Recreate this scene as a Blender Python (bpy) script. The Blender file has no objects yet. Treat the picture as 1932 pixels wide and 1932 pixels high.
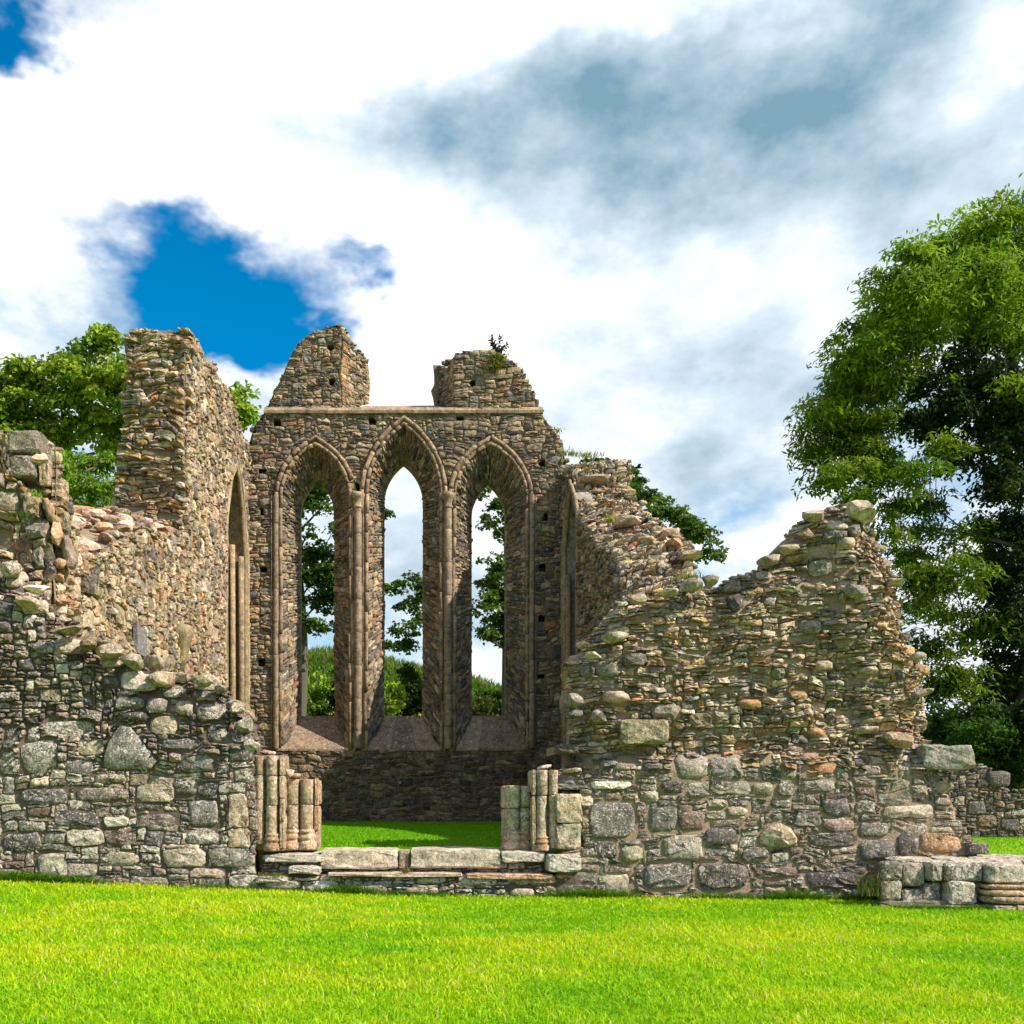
import bpy, bmesh, math, random
import numpy as np
from mathutils import Vector

# ------------------------------------------------------------------ camera, sky, sun, exposure
SC = bpy.context.scene
COL = SC.collection
FPX, VX, VY, WPX, CAMZ = 1900.0, 770.0, 1500.0, 1932.0, 1.27
D1, D2 = 12.67, 26.7
EXPO = 1.1

cam_d = bpy.data.cameras.new('camera')
cam = bpy.data.objects.new('camera', cam_d)
COL.objects.link(cam)
cam.location = (0, 0, CAMZ)
cam.rotation_euler = (math.radians(90), 0, 0)
cam_d.sensor_width = 36.0
cam_d.lens = 36.0 * FPX / WPX
cam_d.shift_x = (WPX / 2 - VX) / WPX
cam_d.shift_y = (VY - WPX / 2) / WPX
cam_d.clip_end = 3000
SC.camera = cam

SUN_DIR = Vector((0.80, -0.38, 0.74)).normalized()      # towards the sun
sun_el = math.asin(SUN_DIR.z)
sun_az = math.atan2(SUN_DIR.x, SUN_DIR.y)
sl = bpy.data.lights.new('sun', 'SUN')
sl.energy = 3.9
sl.angle = math.radians(0.6)
sl.color = (1.0, 0.92, 0.78)
so = bpy.data.objects.new('sun', sl)
COL.objects.link(so)
so.location = (20, -10, 25)
so.rotation_euler = SUN_DIR.to_track_quat('Z', 'Y').to_euler()

SC.view_settings.view_transform = 'Standard'
SC.view_settings.look = 'None'
SC.view_settings.gamma = 1.0
SC.view_settings.use_curve_mapping = False
SC.view_settings.exposure = EXPO
SC.render.engine = 'CYCLES'
SC.cycles.use_denoising = True
SC.cycles.max_bounces = 6
SC.cycles.diffuse_bounces = 3
SC.cycles.glossy_bounces = 2
SC.cycles.transmission_bounces = 3
SC.cycles.transparent_max_bounces = 4


class NT:
    """small helper to wire shader nodes"""
    def __init__(self, tree):
        self.t = tree
        self.t.nodes.clear()

    def n(self, kind, **kw):
        nd = self.t.nodes.new(kind)
        for k, v in kw.items():
            setattr(nd, k, v)
        return nd

    def link(self, a, b):
        self.t.links.new(a, b)

    def math(self, op, a, b=None, c=None, clamp=False):
        nd = self.n('ShaderNodeMath', operation=op, use_clamp=clamp)
        for i, v in enumerate((a, b, c)):
            if v is None:
                continue
            if isinstance(v, (int, float)):
                nd.inputs[i].default_value = v
            else:
                self.link(v, nd.inputs[i])
        return nd.outputs[0]

    def vmath(self, op, a, b=None):
        nd = self.n('ShaderNodeVectorMath', operation=op)
        for i, v in enumerate((a, b)):
            if v is None:
                continue
            if isinstance(v, (tuple, list)):
                nd.inputs[i].default_value = v
            else:
                self.link(v, nd.inputs[i])
        return nd.outputs['Value'] if op in ('DOT_PRODUCT', 'LENGTH', 'DISTANCE') else nd.outputs[0]

    def noise(self, vec, scale, detail=4, rough=0.55, dim='3D', dist=0.0):
        nd = self.n('ShaderNodeTexNoise', noise_dimensions=dim)
        nd.inputs['Scale'].default_value = scale
        nd.inputs['Detail'].default_value = detail
        nd.inputs['Roughness'].default_value = rough
        nd.inputs['Distortion'].default_value = dist
        if vec is not None:
            self.link(vec, nd.inputs['Vector'])
        return nd

    def ramp(self, fac, lo, hi, a=0.0, b=1.0, smooth=True):
        nd = self.n('ShaderNodeMapRange')
        nd.interpolation_type = 'SMOOTHSTEP' if smooth else 'LINEAR'
        self.link(fac, nd.inputs['Value'])
        nd.inputs['From Min'].default_value = lo
        nd.inputs['From Max'].default_value = hi
        nd.inputs['To Min'].default_value = a
        nd.inputs['To Max'].default_value = b
        return nd.outputs[0]

    def mix(self, fac, a, b, blend='MIX'):
        nd = self.n('ShaderNodeMix', data_type='RGBA', blend_type=blend)
        if isinstance(fac, (int, float)):
            nd.inputs[0].default_value = fac
        else:
            self.link(fac, nd.inputs[0])
        for i, v in ((6, a), (7, b)):
            if isinstance(v, (tuple, list)):
                nd.inputs[i].default_value = (*v[:3], 1)
            else:
                self.link(v, nd.inputs[i])
        return nd.outputs[2]


# ---- world: Nishita sky seen between drifting clouds
world = bpy.data.worlds.new('World')
SC.world = world
world.use_nodes = True
w = NT(world.node_tree)
sky = w.n('ShaderNodeTexSky', sky_type='NISHITA')
sky.sun_disc = False
sky.sun_elevation = sun_el
sky.sun_rotation = sun_az
sky.air_density = 1.0
sky.dust_density = 0.4
sky.ozone_density = 3.0
hs = w.n('ShaderNodeHueSaturation')
hs.inputs['Saturation'].default_value = 1.5
hs.inputs['Hue'].default_value = 0.49
hs.inputs['Value'].default_value = 0.82
w.link(sky.outputs[0], hs.inputs['Color'])
bg_sky = w.n('ShaderNodeBackground')
bg_sky.inputs['Strength'].default_value = 0.1
w.link(hs.outputs[0], bg_sky.inputs['Color'])

tc = w.n('ShaderNodeTexCoord')
dirv = w.vmath('NORMALIZE', tc.outputs['Generated'])
sep = w.n('ShaderNodeSeparateXYZ')
w.link(dirv, sep.inputs[0])
az = w.math('ARCTAN2', sep.outputs[0], sep.outputs[1])
el = w.math('ARCSINE', sep.outputs[2])
ae = w.n('ShaderNodeCombineXYZ')
w.link(az, ae.inputs[0])
w.link(el, ae.inputs[1])
# flat cloud layer: directions spread towards the horizon
stretch = w.n('ShaderNodeMapping')
stretch.inputs['Scale'].default_value = (1.0, 1.0, 1.7)
w.link(dirv, stretch.inputs['Vector'])
warp = w.noise(stretch.outputs[0], 5.0, 5, 0.6)
warp_c = w.vmath('SUBTRACT', warp.outputs['Color'], (0.5, 0.5, 0.5))
wsc = w.n('ShaderNodeVectorMath', operation='SCALE')
w.link(warp_c, wsc.inputs[0])
wsc.inputs['Scale'].default_value = 0.20
pos = w.vmath('ADD', ae.outputs[0], wsc.outputs[0])


def sky_blobs(blobs, start):
    acc = start
    for px, py, rx, ry, wt in blobs:
        a0 = math.atan((px - VX) / FPX)
        e0 = math.atan((VY - py) / math.hypot(FPX, px - VX))
        d = w.vmath('SUBTRACT', pos, (a0, e0, 0))
        d = w.vmath('MULTIPLY', d, (FPX / rx, FPX / ry, 0))
        q = w.vmath('DOT_PRODUCT', d, d)
        g = w.math('EXPONENT', w.math('MULTIPLY', q, -0.7))
        acc = w.math('MULTIPLY_ADD', g, wt, acc)
    return acc


n1 = w.noise(stretch.outputs[0], 3.2, 8, 0.58)
n2 = w.noise(stretch.outputs[0], 2.1, 6, 0.55)
n3 = w.noise(stretch.outputs[0], 9.0, 6, 0.6)
sunoff = w.vmath('ADD', stretch.outputs[0], (SUN_DIR.x * .05, SUN_DIR.y * .05, SUN_DIR.z * .09))
n1s = w.noise(sunoff, 3.2, 8, 0.58)
n3s = w.noise(sunoff, 9.0, 6, 0.6)
n4 = w.noise(stretch.outputs[0], 4.5, 7, 0.6)
relief = w.math('MULTIPLY_ADD', w.math('SUBTRACT', n1s.outputs[0], n1.outputs[0]), 3.4, w.math('MULTIPLY', w.math('SUBTRACT', n3s.outputs[0], n3.outputs[0]), 1.5))
cov0 = w.math('MULTIPLY_ADD', n1.outputs[0], 1.9, -0.45)
cov0 = w.math('MULTIPLY_ADD', n3.outputs[0], 1.3, w.math('SUBTRACT', cov0, 0.65))
cov = sky_blobs([(850, 500, 1700, 1000, 0.45), (20, 70, 75, 55, -1.5), (310, 465, 160, 60, -1.02), (470, 560, 210, 60, -0.92),
                 (330, 620, 160, 45, -0.85), (600, 660, 150, 60, -0.85), (730, 545, 60, 40, -0.7), (690, 590, 110, 30, 0.6),
                 (200, 560, 100, 40, 0.5), (480, 770, 70, 40, 0.5), (780, 740, 130, 60, 0.7), (1100, 500, 300, 200, 0.5), (150, 250, 400, 150, 0.5)], cov0)
cmask = w.ramp(cov, 0.0, 0.95)
gr0 = w.math('MULTIPLY_ADD', n2.outputs[0], 1.2, -0.36)
gr0 = w.math('MULTIPLY_ADD', w.math('SUBTRACT', n3.outputs[0], 0.5), 0.9, gr0)
gr0 = w.math('ADD', gr0, w.math('MULTIPLY_ADD', w.math('SUBTRACT', n4.outputs[0], 0.5), 0.9, relief))
gray = sky_blobs([(1330, 235, 520, 110, 0.48), (940, 210, 260, 80, 0.40), (1780, 250, 380, 140, 0.38), (1650, 80, 260, 110, .35), (1450, 660, 130, 190, 0.2),
                  (1420, 890, 200, 60, 0.38), (1700, 480, 230, 120, 0.05), (60, 610, 230, 35, 0.35), (1150, 690, 150, 90, 0.25),
                  (1500, 90, 330, 60, 0.45), (800, 930, 60, 160, 0.25),
                  (900, 40, 420, 75, -0.9), (1880, 90, 90, 90, -0.9), (1470, 1010, 260, 60, -0.9), (200, 350, 350, 160, -0.28),
                  (1000, 500, 330, 120, -0.5), (1250, 760, 120, 80, -0.3), (770, 760, 90, 60, -0.5)], gr0)
gmask = w.ramp(gray, -0.48, 1.45, smooth=False)
EX = 2.0 ** EXPO
cr = w.n('ShaderNodeValToRGB')
w.link(gmask, cr.inputs[0])
for i, (p, c) in enumerate([(0.0, (1.0, 1.0, 1.0)), (0.17, (0.69, 0.70, 0.72)), (0.48, (0.43, 0.505, 0.565)), (1.0, (0.125, 0.225, 0.295))]):
    e = cr.color_ramp.elements[i] if i < 2 else cr.color_ramp.elements.new(p)
    e.position = p
    e.color = (*c, 1)
bg_cl = w.n('ShaderNodeBackground')
bg_cl.inputs['Strength'].default_value = 1.75 / EX
w.link(cr.outputs[0], bg_cl.inputs['Color'])
ms = w.n('ShaderNodeMixShader')
w.link(cmask, ms.inputs[0])
w.link(bg_sky.outputs[0], ms.inputs[1])
w.link(bg_cl.outputs[0], ms.inputs[2])
wo = w.n('ShaderNodeOutputWorld')
w.link(ms.outputs[0], wo.inputs['Surface'])
world.cycles.sampling_method = 'MANUAL'
world.cycles.sample_map_resolution = 512

# ------------------------------------------------------------------ small helpers
RNG = np.random.default_rng(7)


def fx(px, y):
    return (px - VX) * y / FPX


def fz(py, y):
    return CAMZ + (VY - py) * y / FPX


def PW(px, py, y):
    return (fx(px, y), y, fz(py, y))


def proj(P):
    P = np.atleast_2d(P)
    return np.stack([VX + FPX * P[:, 0] / P[:, 1], VY - FPX * (P[:, 2] - CAMZ) / P[:, 1]], 1)


def in_poly(U, V, poly):
    x, y = np.asarray(U, float), np.asarray(V, float)
    r = np.zeros(x.shape, bool)
    p = np.asarray(poly, float)
    q = np.roll(p, -1, 0)
    for (x0, y0), (x1, y1) in zip(p, q):
        if y0 == y1:
            continue
        c = ((y0 > y) != (y1 > y)) & (x < (x1 - x0) * (y - y0) / (y1 - y0) + x0)
        r ^= c
    return r


def seg_near(pts, poly, closed=True):
    """nearest point on a polyline for each of pts; returns (points, distance)"""
    pts = np.asarray(pts, float)
    p = np.asarray(poly, float)
    q = np.roll(p, -1, 0) if closed else p[1:]
    p = p if closed else p[:-1]
    best = np.full(len(pts), 1e9)
    out = pts.copy()
    for a, b in zip(p, q):
        d = b - a
        L = max((d ** 2).sum(), 1e-12)
        t = np.clip(((pts - a) @ d) / L, 0, 1)
        c = a + t[:, None] * d
        dd = np.hypot(*(pts - c).T)
        m = dd < best
        best[m] = dd[m]
        out[m] = c[m]
    return out, best


class VNoise:
    """smooth 2D value noise, about -1..1"""
    def __init__(self, seed, scale):
        self.g = np.random.default_rng(seed).uniform(-1, 1, (64, 64))
        self.s = scale

    def __call__(self, u, v):
        x, y = np.asarray(u) * self.s + 100.3, np.asarray(v) * self.s + 100.7
        i, j = np.floor(x).astype(int), np.floor(y).astype(int)
        a, b = x - i, y - j
        a, b = a * a * (3 - 2 * a), b * b * (3 - 2 * b)
        g = self.g
        i0, i1, j0, j1 = i % 64, (i + 1) % 64, j % 64, (j + 1) % 64
        return (g[i0, j0] * (1 - a) + g[i1, j0] * a) * (1 - b) + (g[i0, j1] * (1 - a) + g[i1, j1] * a) * b


class EdgeDist:
    """distance to a polyline, tabulated"""
    def __init__(self, line, pad=.6, step=.04):
        line = np.asarray(line, float)
        self.lo = line.min(0) - pad
        n = np.ceil((line.max(0) + pad - self.lo) / step).astype(int) + 2
        self.s = step
        X, Y = np.meshgrid(self.lo[0] + np.arange(n[0]) * step, self.lo[1] + np.arange(n[1]) * step, indexing='ij')
        self.g = seg_near(np.stack([X.ravel(), Y.ravel()], 1), line, closed=False)[1].reshape(X.shape)

    def __call__(self, u, v):
        i = np.clip(np.rint((np.asarray(u) - self.lo[0]) / self.s).astype(int), 0, self.g.shape[0] - 1)
        j = np.clip(np.rint((np.asarray(v) - self.lo[1]) / self.s).astype(int), 0, self.g.shape[1] - 1)
        return self.g[i, j]


def make_mesh(name, V, loops, totals, mat, tint=None, smooth=None):
    me = bpy.data.meshes.new(name)
    V = np.asarray(V, np.float32)
    loops = np.asarray(loops, np.int32)
    totals = np.asarray(totals, np.int32)
    me.vertices.add(len(V))
    me.vertices.foreach_set('co', V.ravel())
    me.loops.add(len(loops))
    me.loops.foreach_set('vertex_index', loops)
    me.polygons.add(len(totals))
    st = np.zeros(len(totals), np.int32)
    st[1:] = np.cumsum(totals)[:-1]
    me.polygons.foreach_set('loop_start', st)
    me.polygons.foreach_set('loop_total', totals)
    if smooth is not None:
        me.polygons.foreach_set('use_smooth', np.broadcast_to(np.asarray(smooth, bool), len(totals)).copy())
    else:
        me.polygons.foreach_set('use_smooth', np.zeros(len(totals), bool))
    if tint is not None:
        at = me.attributes.new('tint', 'FLOAT_COLOR', 'POINT')
        t = np.asarray(tint, np.float32)
        if t.ndim == 1:
            t = np.broadcast_to(t, (len(V), 4))
        at.data.foreach_set('color', np.ascontiguousarray(t).ravel())
    me.update(calc_edges=True)
    me.materials.append(mat)
    return me


def add(name, me, parent=None, loc=None):
    o = bpy.data.objects.new(name, me)
    COL.objects.link(o)
    if parent is not None:
        o.parent = parent
        o.matrix_parent_inverse = parent_inv(parent)
    if loc is not None:
        o.location = loc
    return o


def parent_inv(p):
    from mathutils import Matrix
    m = Matrix.Translation(p.location)
    q = p.parent
    while q is not None:
        m = Matrix.Translation(q.location) @ m if False else m
        q = q.parent
    return m.inverted()


def thing(name, label, cat, loc, group=None):
    o = bpy.data.objects.new(name, None)
    o.empty_display_size = 0.3
    COL.objects.link(o)
    o.location = loc
    o['label'] = label
    o['category'] = cat
    o['kind'] = 'thing'
    if group:
        o['group'] = group
    return o


def structure(o):
    o['kind'] = 'structure'
    return o


class Acc:
    """collects shapes that end up as one mesh"""
    def __init__(self):
        self.V, self.L, self.T, self.C, self.S, self.nv = [], [], [], [], [], 0

    def add(self, V, loops, totals, tint=None, smooth=False):
        V = np.asarray(V, float).reshape(-1, 3)
        self.V.append(V)
        self.L.append(np.asarray(loops) + self.nv)
        self.T.append(np.asarray(totals))
        t = np.asarray((0.3, 0.3, 0.3, 0.3) if tint is None else tint, float)
        self.C.append(np.broadcast_to(t, (len(V), 4)))
        self.S.append(np.full(len(totals), smooth))
        self.nv += len(V)

    def polys(self, V, faces, tint=None, smooth=False):
        self.add(V, np.concatenate([np.asarray(f) for f in faces]), [len(f) for f in faces], tint, smooth)

    def mesh(self, name, mat):
        return make_mesh(name, np.concatenate(self.V), np.concatenate(self.L), np.concatenate(self.T), mat,
                         np.concatenate(self.C), np.concatenate(self.S))

    def build(self, name, mat, parent=None):
        return add(name, self.mesh(name, mat), parent)


BOXF = [(0, 3, 2, 1), (4, 5, 6, 7), (0, 1, 5, 4), (1, 2, 6, 5), (2, 3, 7, 6), (3, 0, 4, 7)]


_BOX = {}


def rough_block(x0, x1, y0, y1, z0, z1, rng, jit=0.012, bev=0.015, cuts=5):
    """a worn dressed block: subdivided box with softened edges, chipped corners and hollowed faces"""
    if cuts not in _BOX:
        bm = bmesh.new()
        bmesh.ops.create_cube(bm, size=2.0)
        bmesh.ops.subdivide_edges(bm, edges=bm.edges[:], cuts=cuts, use_grid_fill=True)
        _BOX[cuts] = (np.array([v.co for v in bm.verts]), [[v.index for v in f.verts] for f in bm.faces])
        bm.free()
    V0, F = _BOX[cuts]
    V = np.sign(V0) * np.abs(V0) ** .75
    H = np.array([(x1 - x0) / 2, (y1 - y0) / 2, (z1 - z0) / 2])
    c = np.array([(x0 + x1) / 2, (y0 + y1) / 2, (z0 + z1) / 2])
    on = np.abs(V0) > .999
    k = on.sum(1)
    W = V * H
    W = W - np.sign(V) * on * np.where(k == 3, bev, np.where(k == 2, bev * .55, 0))[:, None]
    m = H.min()
    for _ in range(4):
        corner = np.sign(rng.normal(0, 1, 3))
        nn = corner * rng.uniform(.3, 1, 3)
        nn /= np.linalg.norm(nn)
        h = (np.abs(nn) * H).sum() - m * rng.uniform(.12, .38)
        dd = W @ nn - h
        W = W - np.where(dd > 0, dd, 0)[:, None] * nn
    for _ in range(3):
        fq = rng.normal(0, 1, 3) * 9
        W = W + np.sin(V * H @ fq + rng.uniform(0, 6))[:, None] * rng.normal(0, jit * .5, 3)
    W = W + rng.normal(0, jit * .5, W.shape)
    return W + c, F


def tube(path, rad, n=8, closed_ends=True, flatten=None):
    """tube along a polyline, radius per point"""
    P = np.asarray(path, float)
    R = np.broadcast_to(np.asarray(rad, float), len(P))
    T = np.gradient(P, axis=0)
    T /= np.maximum(np.linalg.norm(T, axis=1), 1e-9)[:, None]
    ref = np.array([0, 0, 1.0]) if abs(T[:, 2]).mean() < 0.8 else np.array([0, 1.0, 0])
    A = np.cross(T, ref)
    A /= np.maximum(np.linalg.norm(A, axis=1), 1e-9)[:, None]
    B = np.cross(T, A)
    an = np.arange(n) * 2 * math.pi / n
    V = (P[:, None] + R[:, None, None] * (np.cos(an)[None, :, None] * A[:, None] + np.sin(an)[None, :, None] * B[:, None])).reshape(-1, 3)
    F = []
    for i in range(len(P) - 1):
        for k in range(n):
            a, b = i * n + k, i * n + (k + 1) % n
            F.append((a, a + n, b + n, b))
    if closed_ends:
        F.append(tuple(range(n)))
        F.append(tuple(reversed(range((len(P) - 1) * n, len(P) * n))))
    return V, F


def lathe(cx, cy, prof, n=20, squash=1.0):
    """prof: list of (radius, z)"""
    an = np.arange(n) * 2 * math.pi / n
    V = np.array([[cx + r * math.cos(a), cy + squash * r * math.sin(a), z] for r, z in prof for a in an])
    F = []
    for i in range(len(prof) - 1):
        for k in range(n):
            a, b = i * n + k, i * n + (k + 1) % n
            F.append((a, b, b + n, a + n))
    F.append(tuple(reversed(range(n))))
    F.append(tuple(range((len(prof) - 1) * n, len(prof) * n)))
    return V, F


# ------------------------------------------------------------------ materials
def bsdf_out(t, col, rough, bump=None, bump_d=0.02, bump_s=0.6, trans=0.0, spec=0.25):
    p = t.n('ShaderNodeBsdfPrincipled')
    if isinstance(col, (tuple, list)):
        p.inputs['Base Color'].default_value = (*col[:3], 1)
    else:
        t.link(col, p.inputs['Base Color'])
    p.inputs['Roughness'].default_value = rough
    p.inputs['Specular IOR Level'].default_value = spec
    if bump is not None:
        b = t.n('ShaderNodeBump')
        b.inputs['Distance'].default_value = bump_d
        b.inputs['Strength'].default_value = bump_s
        t.link(bump, b.inputs['Height'])
        t.link(b.outputs[0], p.inputs['Normal'])
    sh = p.outputs[0]
    if trans > 0:
        tr = t.n('ShaderNodeBsdfTranslucent')
        if isinstance(col, (tuple, list)):
            tr.inputs['Color'].default_value = (*col[:3], 1)
        else:
            t.link(col, tr.inputs['Color'])
        m = t.n('ShaderNodeMixShader')
        m.inputs[0].default_value = trans
        t.link(sh, m.inputs[1])
        t.link(tr.outputs[0], m.inputs[2])
        sh = m.outputs[0]
    o = t.n('ShaderNodeOutputMaterial')
    t.link(sh, o.inputs['Surface'])


def stone_material(name, spots=1.0, mottling=1.0, bump_d=0.02, ochre=0.3):
    m = bpy.data.materials.new(name)
    m.use_nodes = True
    t = NT(m.node_tree)
    at = t.n('ShaderNodeAttribute', attribute_name='tint')
    g = t.n('ShaderNodeNewGeometry')
    P = g.outputs['Position']
    a = t.noise(P, 7, 6, 0.65)
    b = t.noise(P, 28, 5, 0.7)
    c = t.noise(P, 95, 3, 0.6)
    # mottled mineral colour
    k = mottling
    f = t.ramp(a.outputs[0], 0.30, 0.70, 1 - 0.5 * k, 1 + 0.55 * k, smooth=False)
    f = t.math('MULTIPLY', f, t.ramp(b.outputs[0], 0.30, 0.70, 1 - 0.42 * k, 1 + 0.42 * k, smooth=False))
    f = t.math('MULTIPLY', f, t.ramp(c.outputs[0], 0.30, 0.70, 0.62, 1.38, smooth=False))
    vm = t.n('ShaderNodeVectorMath', operation='SCALE')
    t.link(at.outputs['Color'], vm.inputs[0])
    t.link(f, vm.inputs['Scale'])
    col = vm.outputs[0]
    # iron stain and ochre lichen
    oc = t.noise(P, 4.3, 5, 0.6)
    col = t.mix(t.math('MULTIPLY', t.ramp(oc.outputs[0], 0.56, 0.74), ochre), col, (0.33, 0.20, 0.075))
    # dark algae and soot
    dk = t.noise(P, 3.1, 6, 0.7)
    dkf = t.ramp(t.math('MULTIPLY_ADD', c.outputs[0], 0.3, dk.outputs[0]), 0.66, 0.86)
    col = t.mix(t.math('MULTIPLY', dkf, 0.55), col, (0.045, 0.04, 0.036))
    # pale crustose lichen: broken patches and round spots, more where the tint's alpha is high
    pa = t.noise(P, 13, 7, 0.72)
    thr = t.math('SUBTRACT', 0.80, t.math('MULTIPLY', at.outputs['Alpha'], 0.26 * spots))
    pf = t.math('SUBTRACT', t.math('MULTIPLY_ADD', b.outputs[0], 0.22, pa.outputs[0]), t.math('ADD', thr, 0.10))
    pf = t.ramp(pf, 0.0, 0.035)
    vo = t.n('ShaderNodeTexVoronoi', feature='F1')
    vo.inputs['Scale'].default_value = 10
    vo.inputs['Randomness'].default_value = 1
    wn = t.vmath('ADD', P, t.vmath('MULTIPLY', b.outputs['Color'], (0.035, 0.035, 0.035)))
    t.link(wn, vo.inputs['Vector'])
    sepc = t.n('ShaderNodeSeparateColor')
    t.link(vo.outputs['Color'], sepc.inputs[0])
    rad = t.ramp(sepc.outputs[0], 1.0 - 0.38 * spots, 1.0, 0.0, 0.42, smooth=False)
    sp = t.ramp(t.math('SUBTRACT', rad, vo.outputs['Distance']), 0.0, 0.05)
    sp = t.math('MULTIPLY', sp, t.ramp(at.outputs['Alpha'], 0.12, 0.5))
    pal = t.mix(sepc.outputs[1], (0.66, 0.60, 0.54), (0.50, 0.43, 0.34))
    fl = t.noise(P, 42, 3, 0.75)
    flf = t.math('ADD', fl.outputs[0], t.math('MULTIPLY', t.math('SUBTRACT', pa.outputs[0], 0.5), 0.7))
    flf = t.ramp(t.math('ADD', flf, t.math('MULTIPLY', at.outputs['Alpha'], 0.20 * spots)), 0.64, 0.71)
    lich = t.math('MAXIMUM', t.math('MULTIPLY', pf, 0.8), t.math('MULTIPLY', sp, 0.85))
    lich = t.math('MAXIMUM', lich, t.math('MULTIPLY', flf, 0.8))
    col = t.mix(lich, col, pal)
    hgt = t.math('ADD', t.math('MULTIPLY', a.outputs[0], 1.0), t.math('ADD', t.math('MULTIPLY', b.outputs[0], 1.1), t.math('MULTIPLY', c.outputs[0], 0.5)))
    bsdf_out(t, col, 0.92, hgt, bump_d, 0.9, spec=0.15)
    return m


def mortar_material(name, c0, c1, bump_d=0.02):
    m = bpy.data.materials.new(name)
    m.use_nodes = True
    t = NT(m.node_tree)
    g = t.n('ShaderNodeNewGeometry')
    P = g.outputs['Position']
    a = t.noise(P, 2.3, 6, 0.65)
    b = t.noise(P, 30, 5, 0.7)
    col = t.mix(t.ramp(a.outputs[0], 0.35, 0.65), c0, c1)
    f = t.math('MULTIPLY_ADD', b.outputs[0], 1.1, 0.45)
    vm = t.n('ShaderNodeVectorMath', operation='SCALE')
    t.link(col, vm.inputs[0])
    t.link(f, vm.inputs['Scale'])
    bsdf_out(t, vm.outputs[0], 0.95, b.outputs[0], bump_d, 1.0, spec=0.1)
    return m


def leaf_material(name, trans=0.4, rough=0.6, vary=0.5):
    m = bpy.data.materials.new(name)
    m.use_nodes = True
    t = NT(m.node_tree)
    at = t.n('ShaderNodeAttribute', attribute_name='tint')
    bsdf_out(t, at.outputs['Color'], rough, trans=trans, spec=0.15)
    return m


def bark_material(name, c0, c1):
    m = bpy.data.materials.new(name)
    m.use_nodes = True
    t = NT(m.node_tree)
    g = t.n('ShaderNodeNewGeometry')
    mp = t.n('ShaderNodeMapping')
    mp.inputs['Scale'].default_value = (6, 6, 1.2)
    t.link(g.outputs['Position'], mp.inputs['Vector'])
    a = t.noise(mp.outputs[0], 3, 6, 0.7)
    bsdf_out(t, t.mix(a.outputs[0], c0, c1), 0.9, a.outputs[0], 0.03, 0.8, spec=0.1)
    return m


M_FRONT = stone_material('stone_front_wall', 1.3, 1.05, 0.02, 0.15)
M_CORE = stone_material('stone_broken_core', 0.85, 0.9, 0.018, 0.4)
M_CHAN = stone_material('stone_chancel', 0.55, 0.9, 0.02, 0.35)
M_GABLE = stone_material('stone_gable', 0.35, 0.9, 0.02, 0.3)
M_DRESS = stone_material('stone_dressed', 0.95, 1.0, 0.014, 0.4)
M_DRESSG = stone_material('stone_dressed_gable', 0.35, 0.9, 0.012, 0.4)
M_MORT_F = mortar_material('mortar_front', (0.11, 0.08, 0.064), (0.175, 0.125, 0.098))
M_MORT_C = mortar_material('mortar_core', (0.27, 0.20, 0.14), (0.36, 0.255, 0.18), 0.03)
M_MORT_G = mortar_material('mortar_gable', (0.16, 0.125, 0.09), (0.22, 0.165, 0.115))
M_MORT_L = mortar_material('mortar_chancel', (0.22, 0.17, 0.12), (0.28, 0.21, 0.14))
M_LEAF = leaf_material('leaf')
M_BLADE = leaf_material('grass_blade', 0.45, 0.5)
M_BARK = bark_material('bark', (0.05, 0.043, 0.034), (0.13, 0.115, 0.09))

PAL_FRONT = [((0.150, 0.135, 0.118), 3), ((0.095, 0.088, 0.084), 3), ((0.19, 0.168, 0.138), 3), ((0.235, 0.20, 0.15), 2),
             ((0.17, 0.125, 0.105), 2), ((0.13, 0.128, 0.126), 2), ((0.29, 0.26, 0.19), 1)]
PAL_CORE = [((0.27, 0.24, 0.19), 3), ((0.34, 0.285, 0.205), 3), ((0.37, 0.275, 0.155), 2), ((0.19, 0.18, 0.165), 2.5),
            ((0.40, 0.33, 0.25), 2.5), ((0.38, 0.21, 0.115), 0.6), ((0.43, 0.39, 0.32), 2), ((0.13, 0.125, 0.12), 1.0)]
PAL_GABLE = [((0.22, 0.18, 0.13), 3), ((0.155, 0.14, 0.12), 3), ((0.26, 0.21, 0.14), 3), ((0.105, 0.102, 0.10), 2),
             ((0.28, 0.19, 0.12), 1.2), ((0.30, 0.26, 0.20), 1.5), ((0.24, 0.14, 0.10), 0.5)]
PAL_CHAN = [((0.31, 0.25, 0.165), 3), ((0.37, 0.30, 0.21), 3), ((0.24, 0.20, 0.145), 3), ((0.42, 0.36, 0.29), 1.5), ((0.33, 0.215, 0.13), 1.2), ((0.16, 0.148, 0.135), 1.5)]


def pick(pal, rng):
    ws = np.array([p[1] for p in pal], float)
    c = np.array(pal[rng.choice(len(pal), p=ws / ws.sum())][0])
    c = c * rng.uniform(0.62, 1.4) * (1 + rng.normal(0, 0.04, 3))
    return np.clip(c * np.array([1.06, .965, .90]), 0.02, 0.8)


# ------------------------------------------------------------------ masonry
_TPL = {}


def ring_template(n, rings):
    k = (n, rings)
    if k not in _TPL:
        L, T = [], []
        for r in range(rings - 1):
            for i in range(n):
                a, b = r * n + i, r * n + (i + 1) % n
                L += [a, b, b + n, a + n]
                T.append(4)
        c = rings * n
        for i in range(n):
            L += [(rings - 1) * n + i, (rings - 1) * n + (i + 1) % n, c]
            T.append(3)
        _TPL[k] = (np.array(L), np.array(T))
    return _TPL[k]


bm_ = bmesh.new()
bmesh.ops.create_icosphere(bm_, subdivisions=2, radius=1.0)
ICO_V = np.array([v.co for v in bm_.verts])
ICO_F = [[v.index for v in f.verts] for f in bm_.faces]
bm_.free()
ICO_L = np.array(ICO_F).ravel()
ICO_T = np.full(len(ICO_F), 3)

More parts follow.
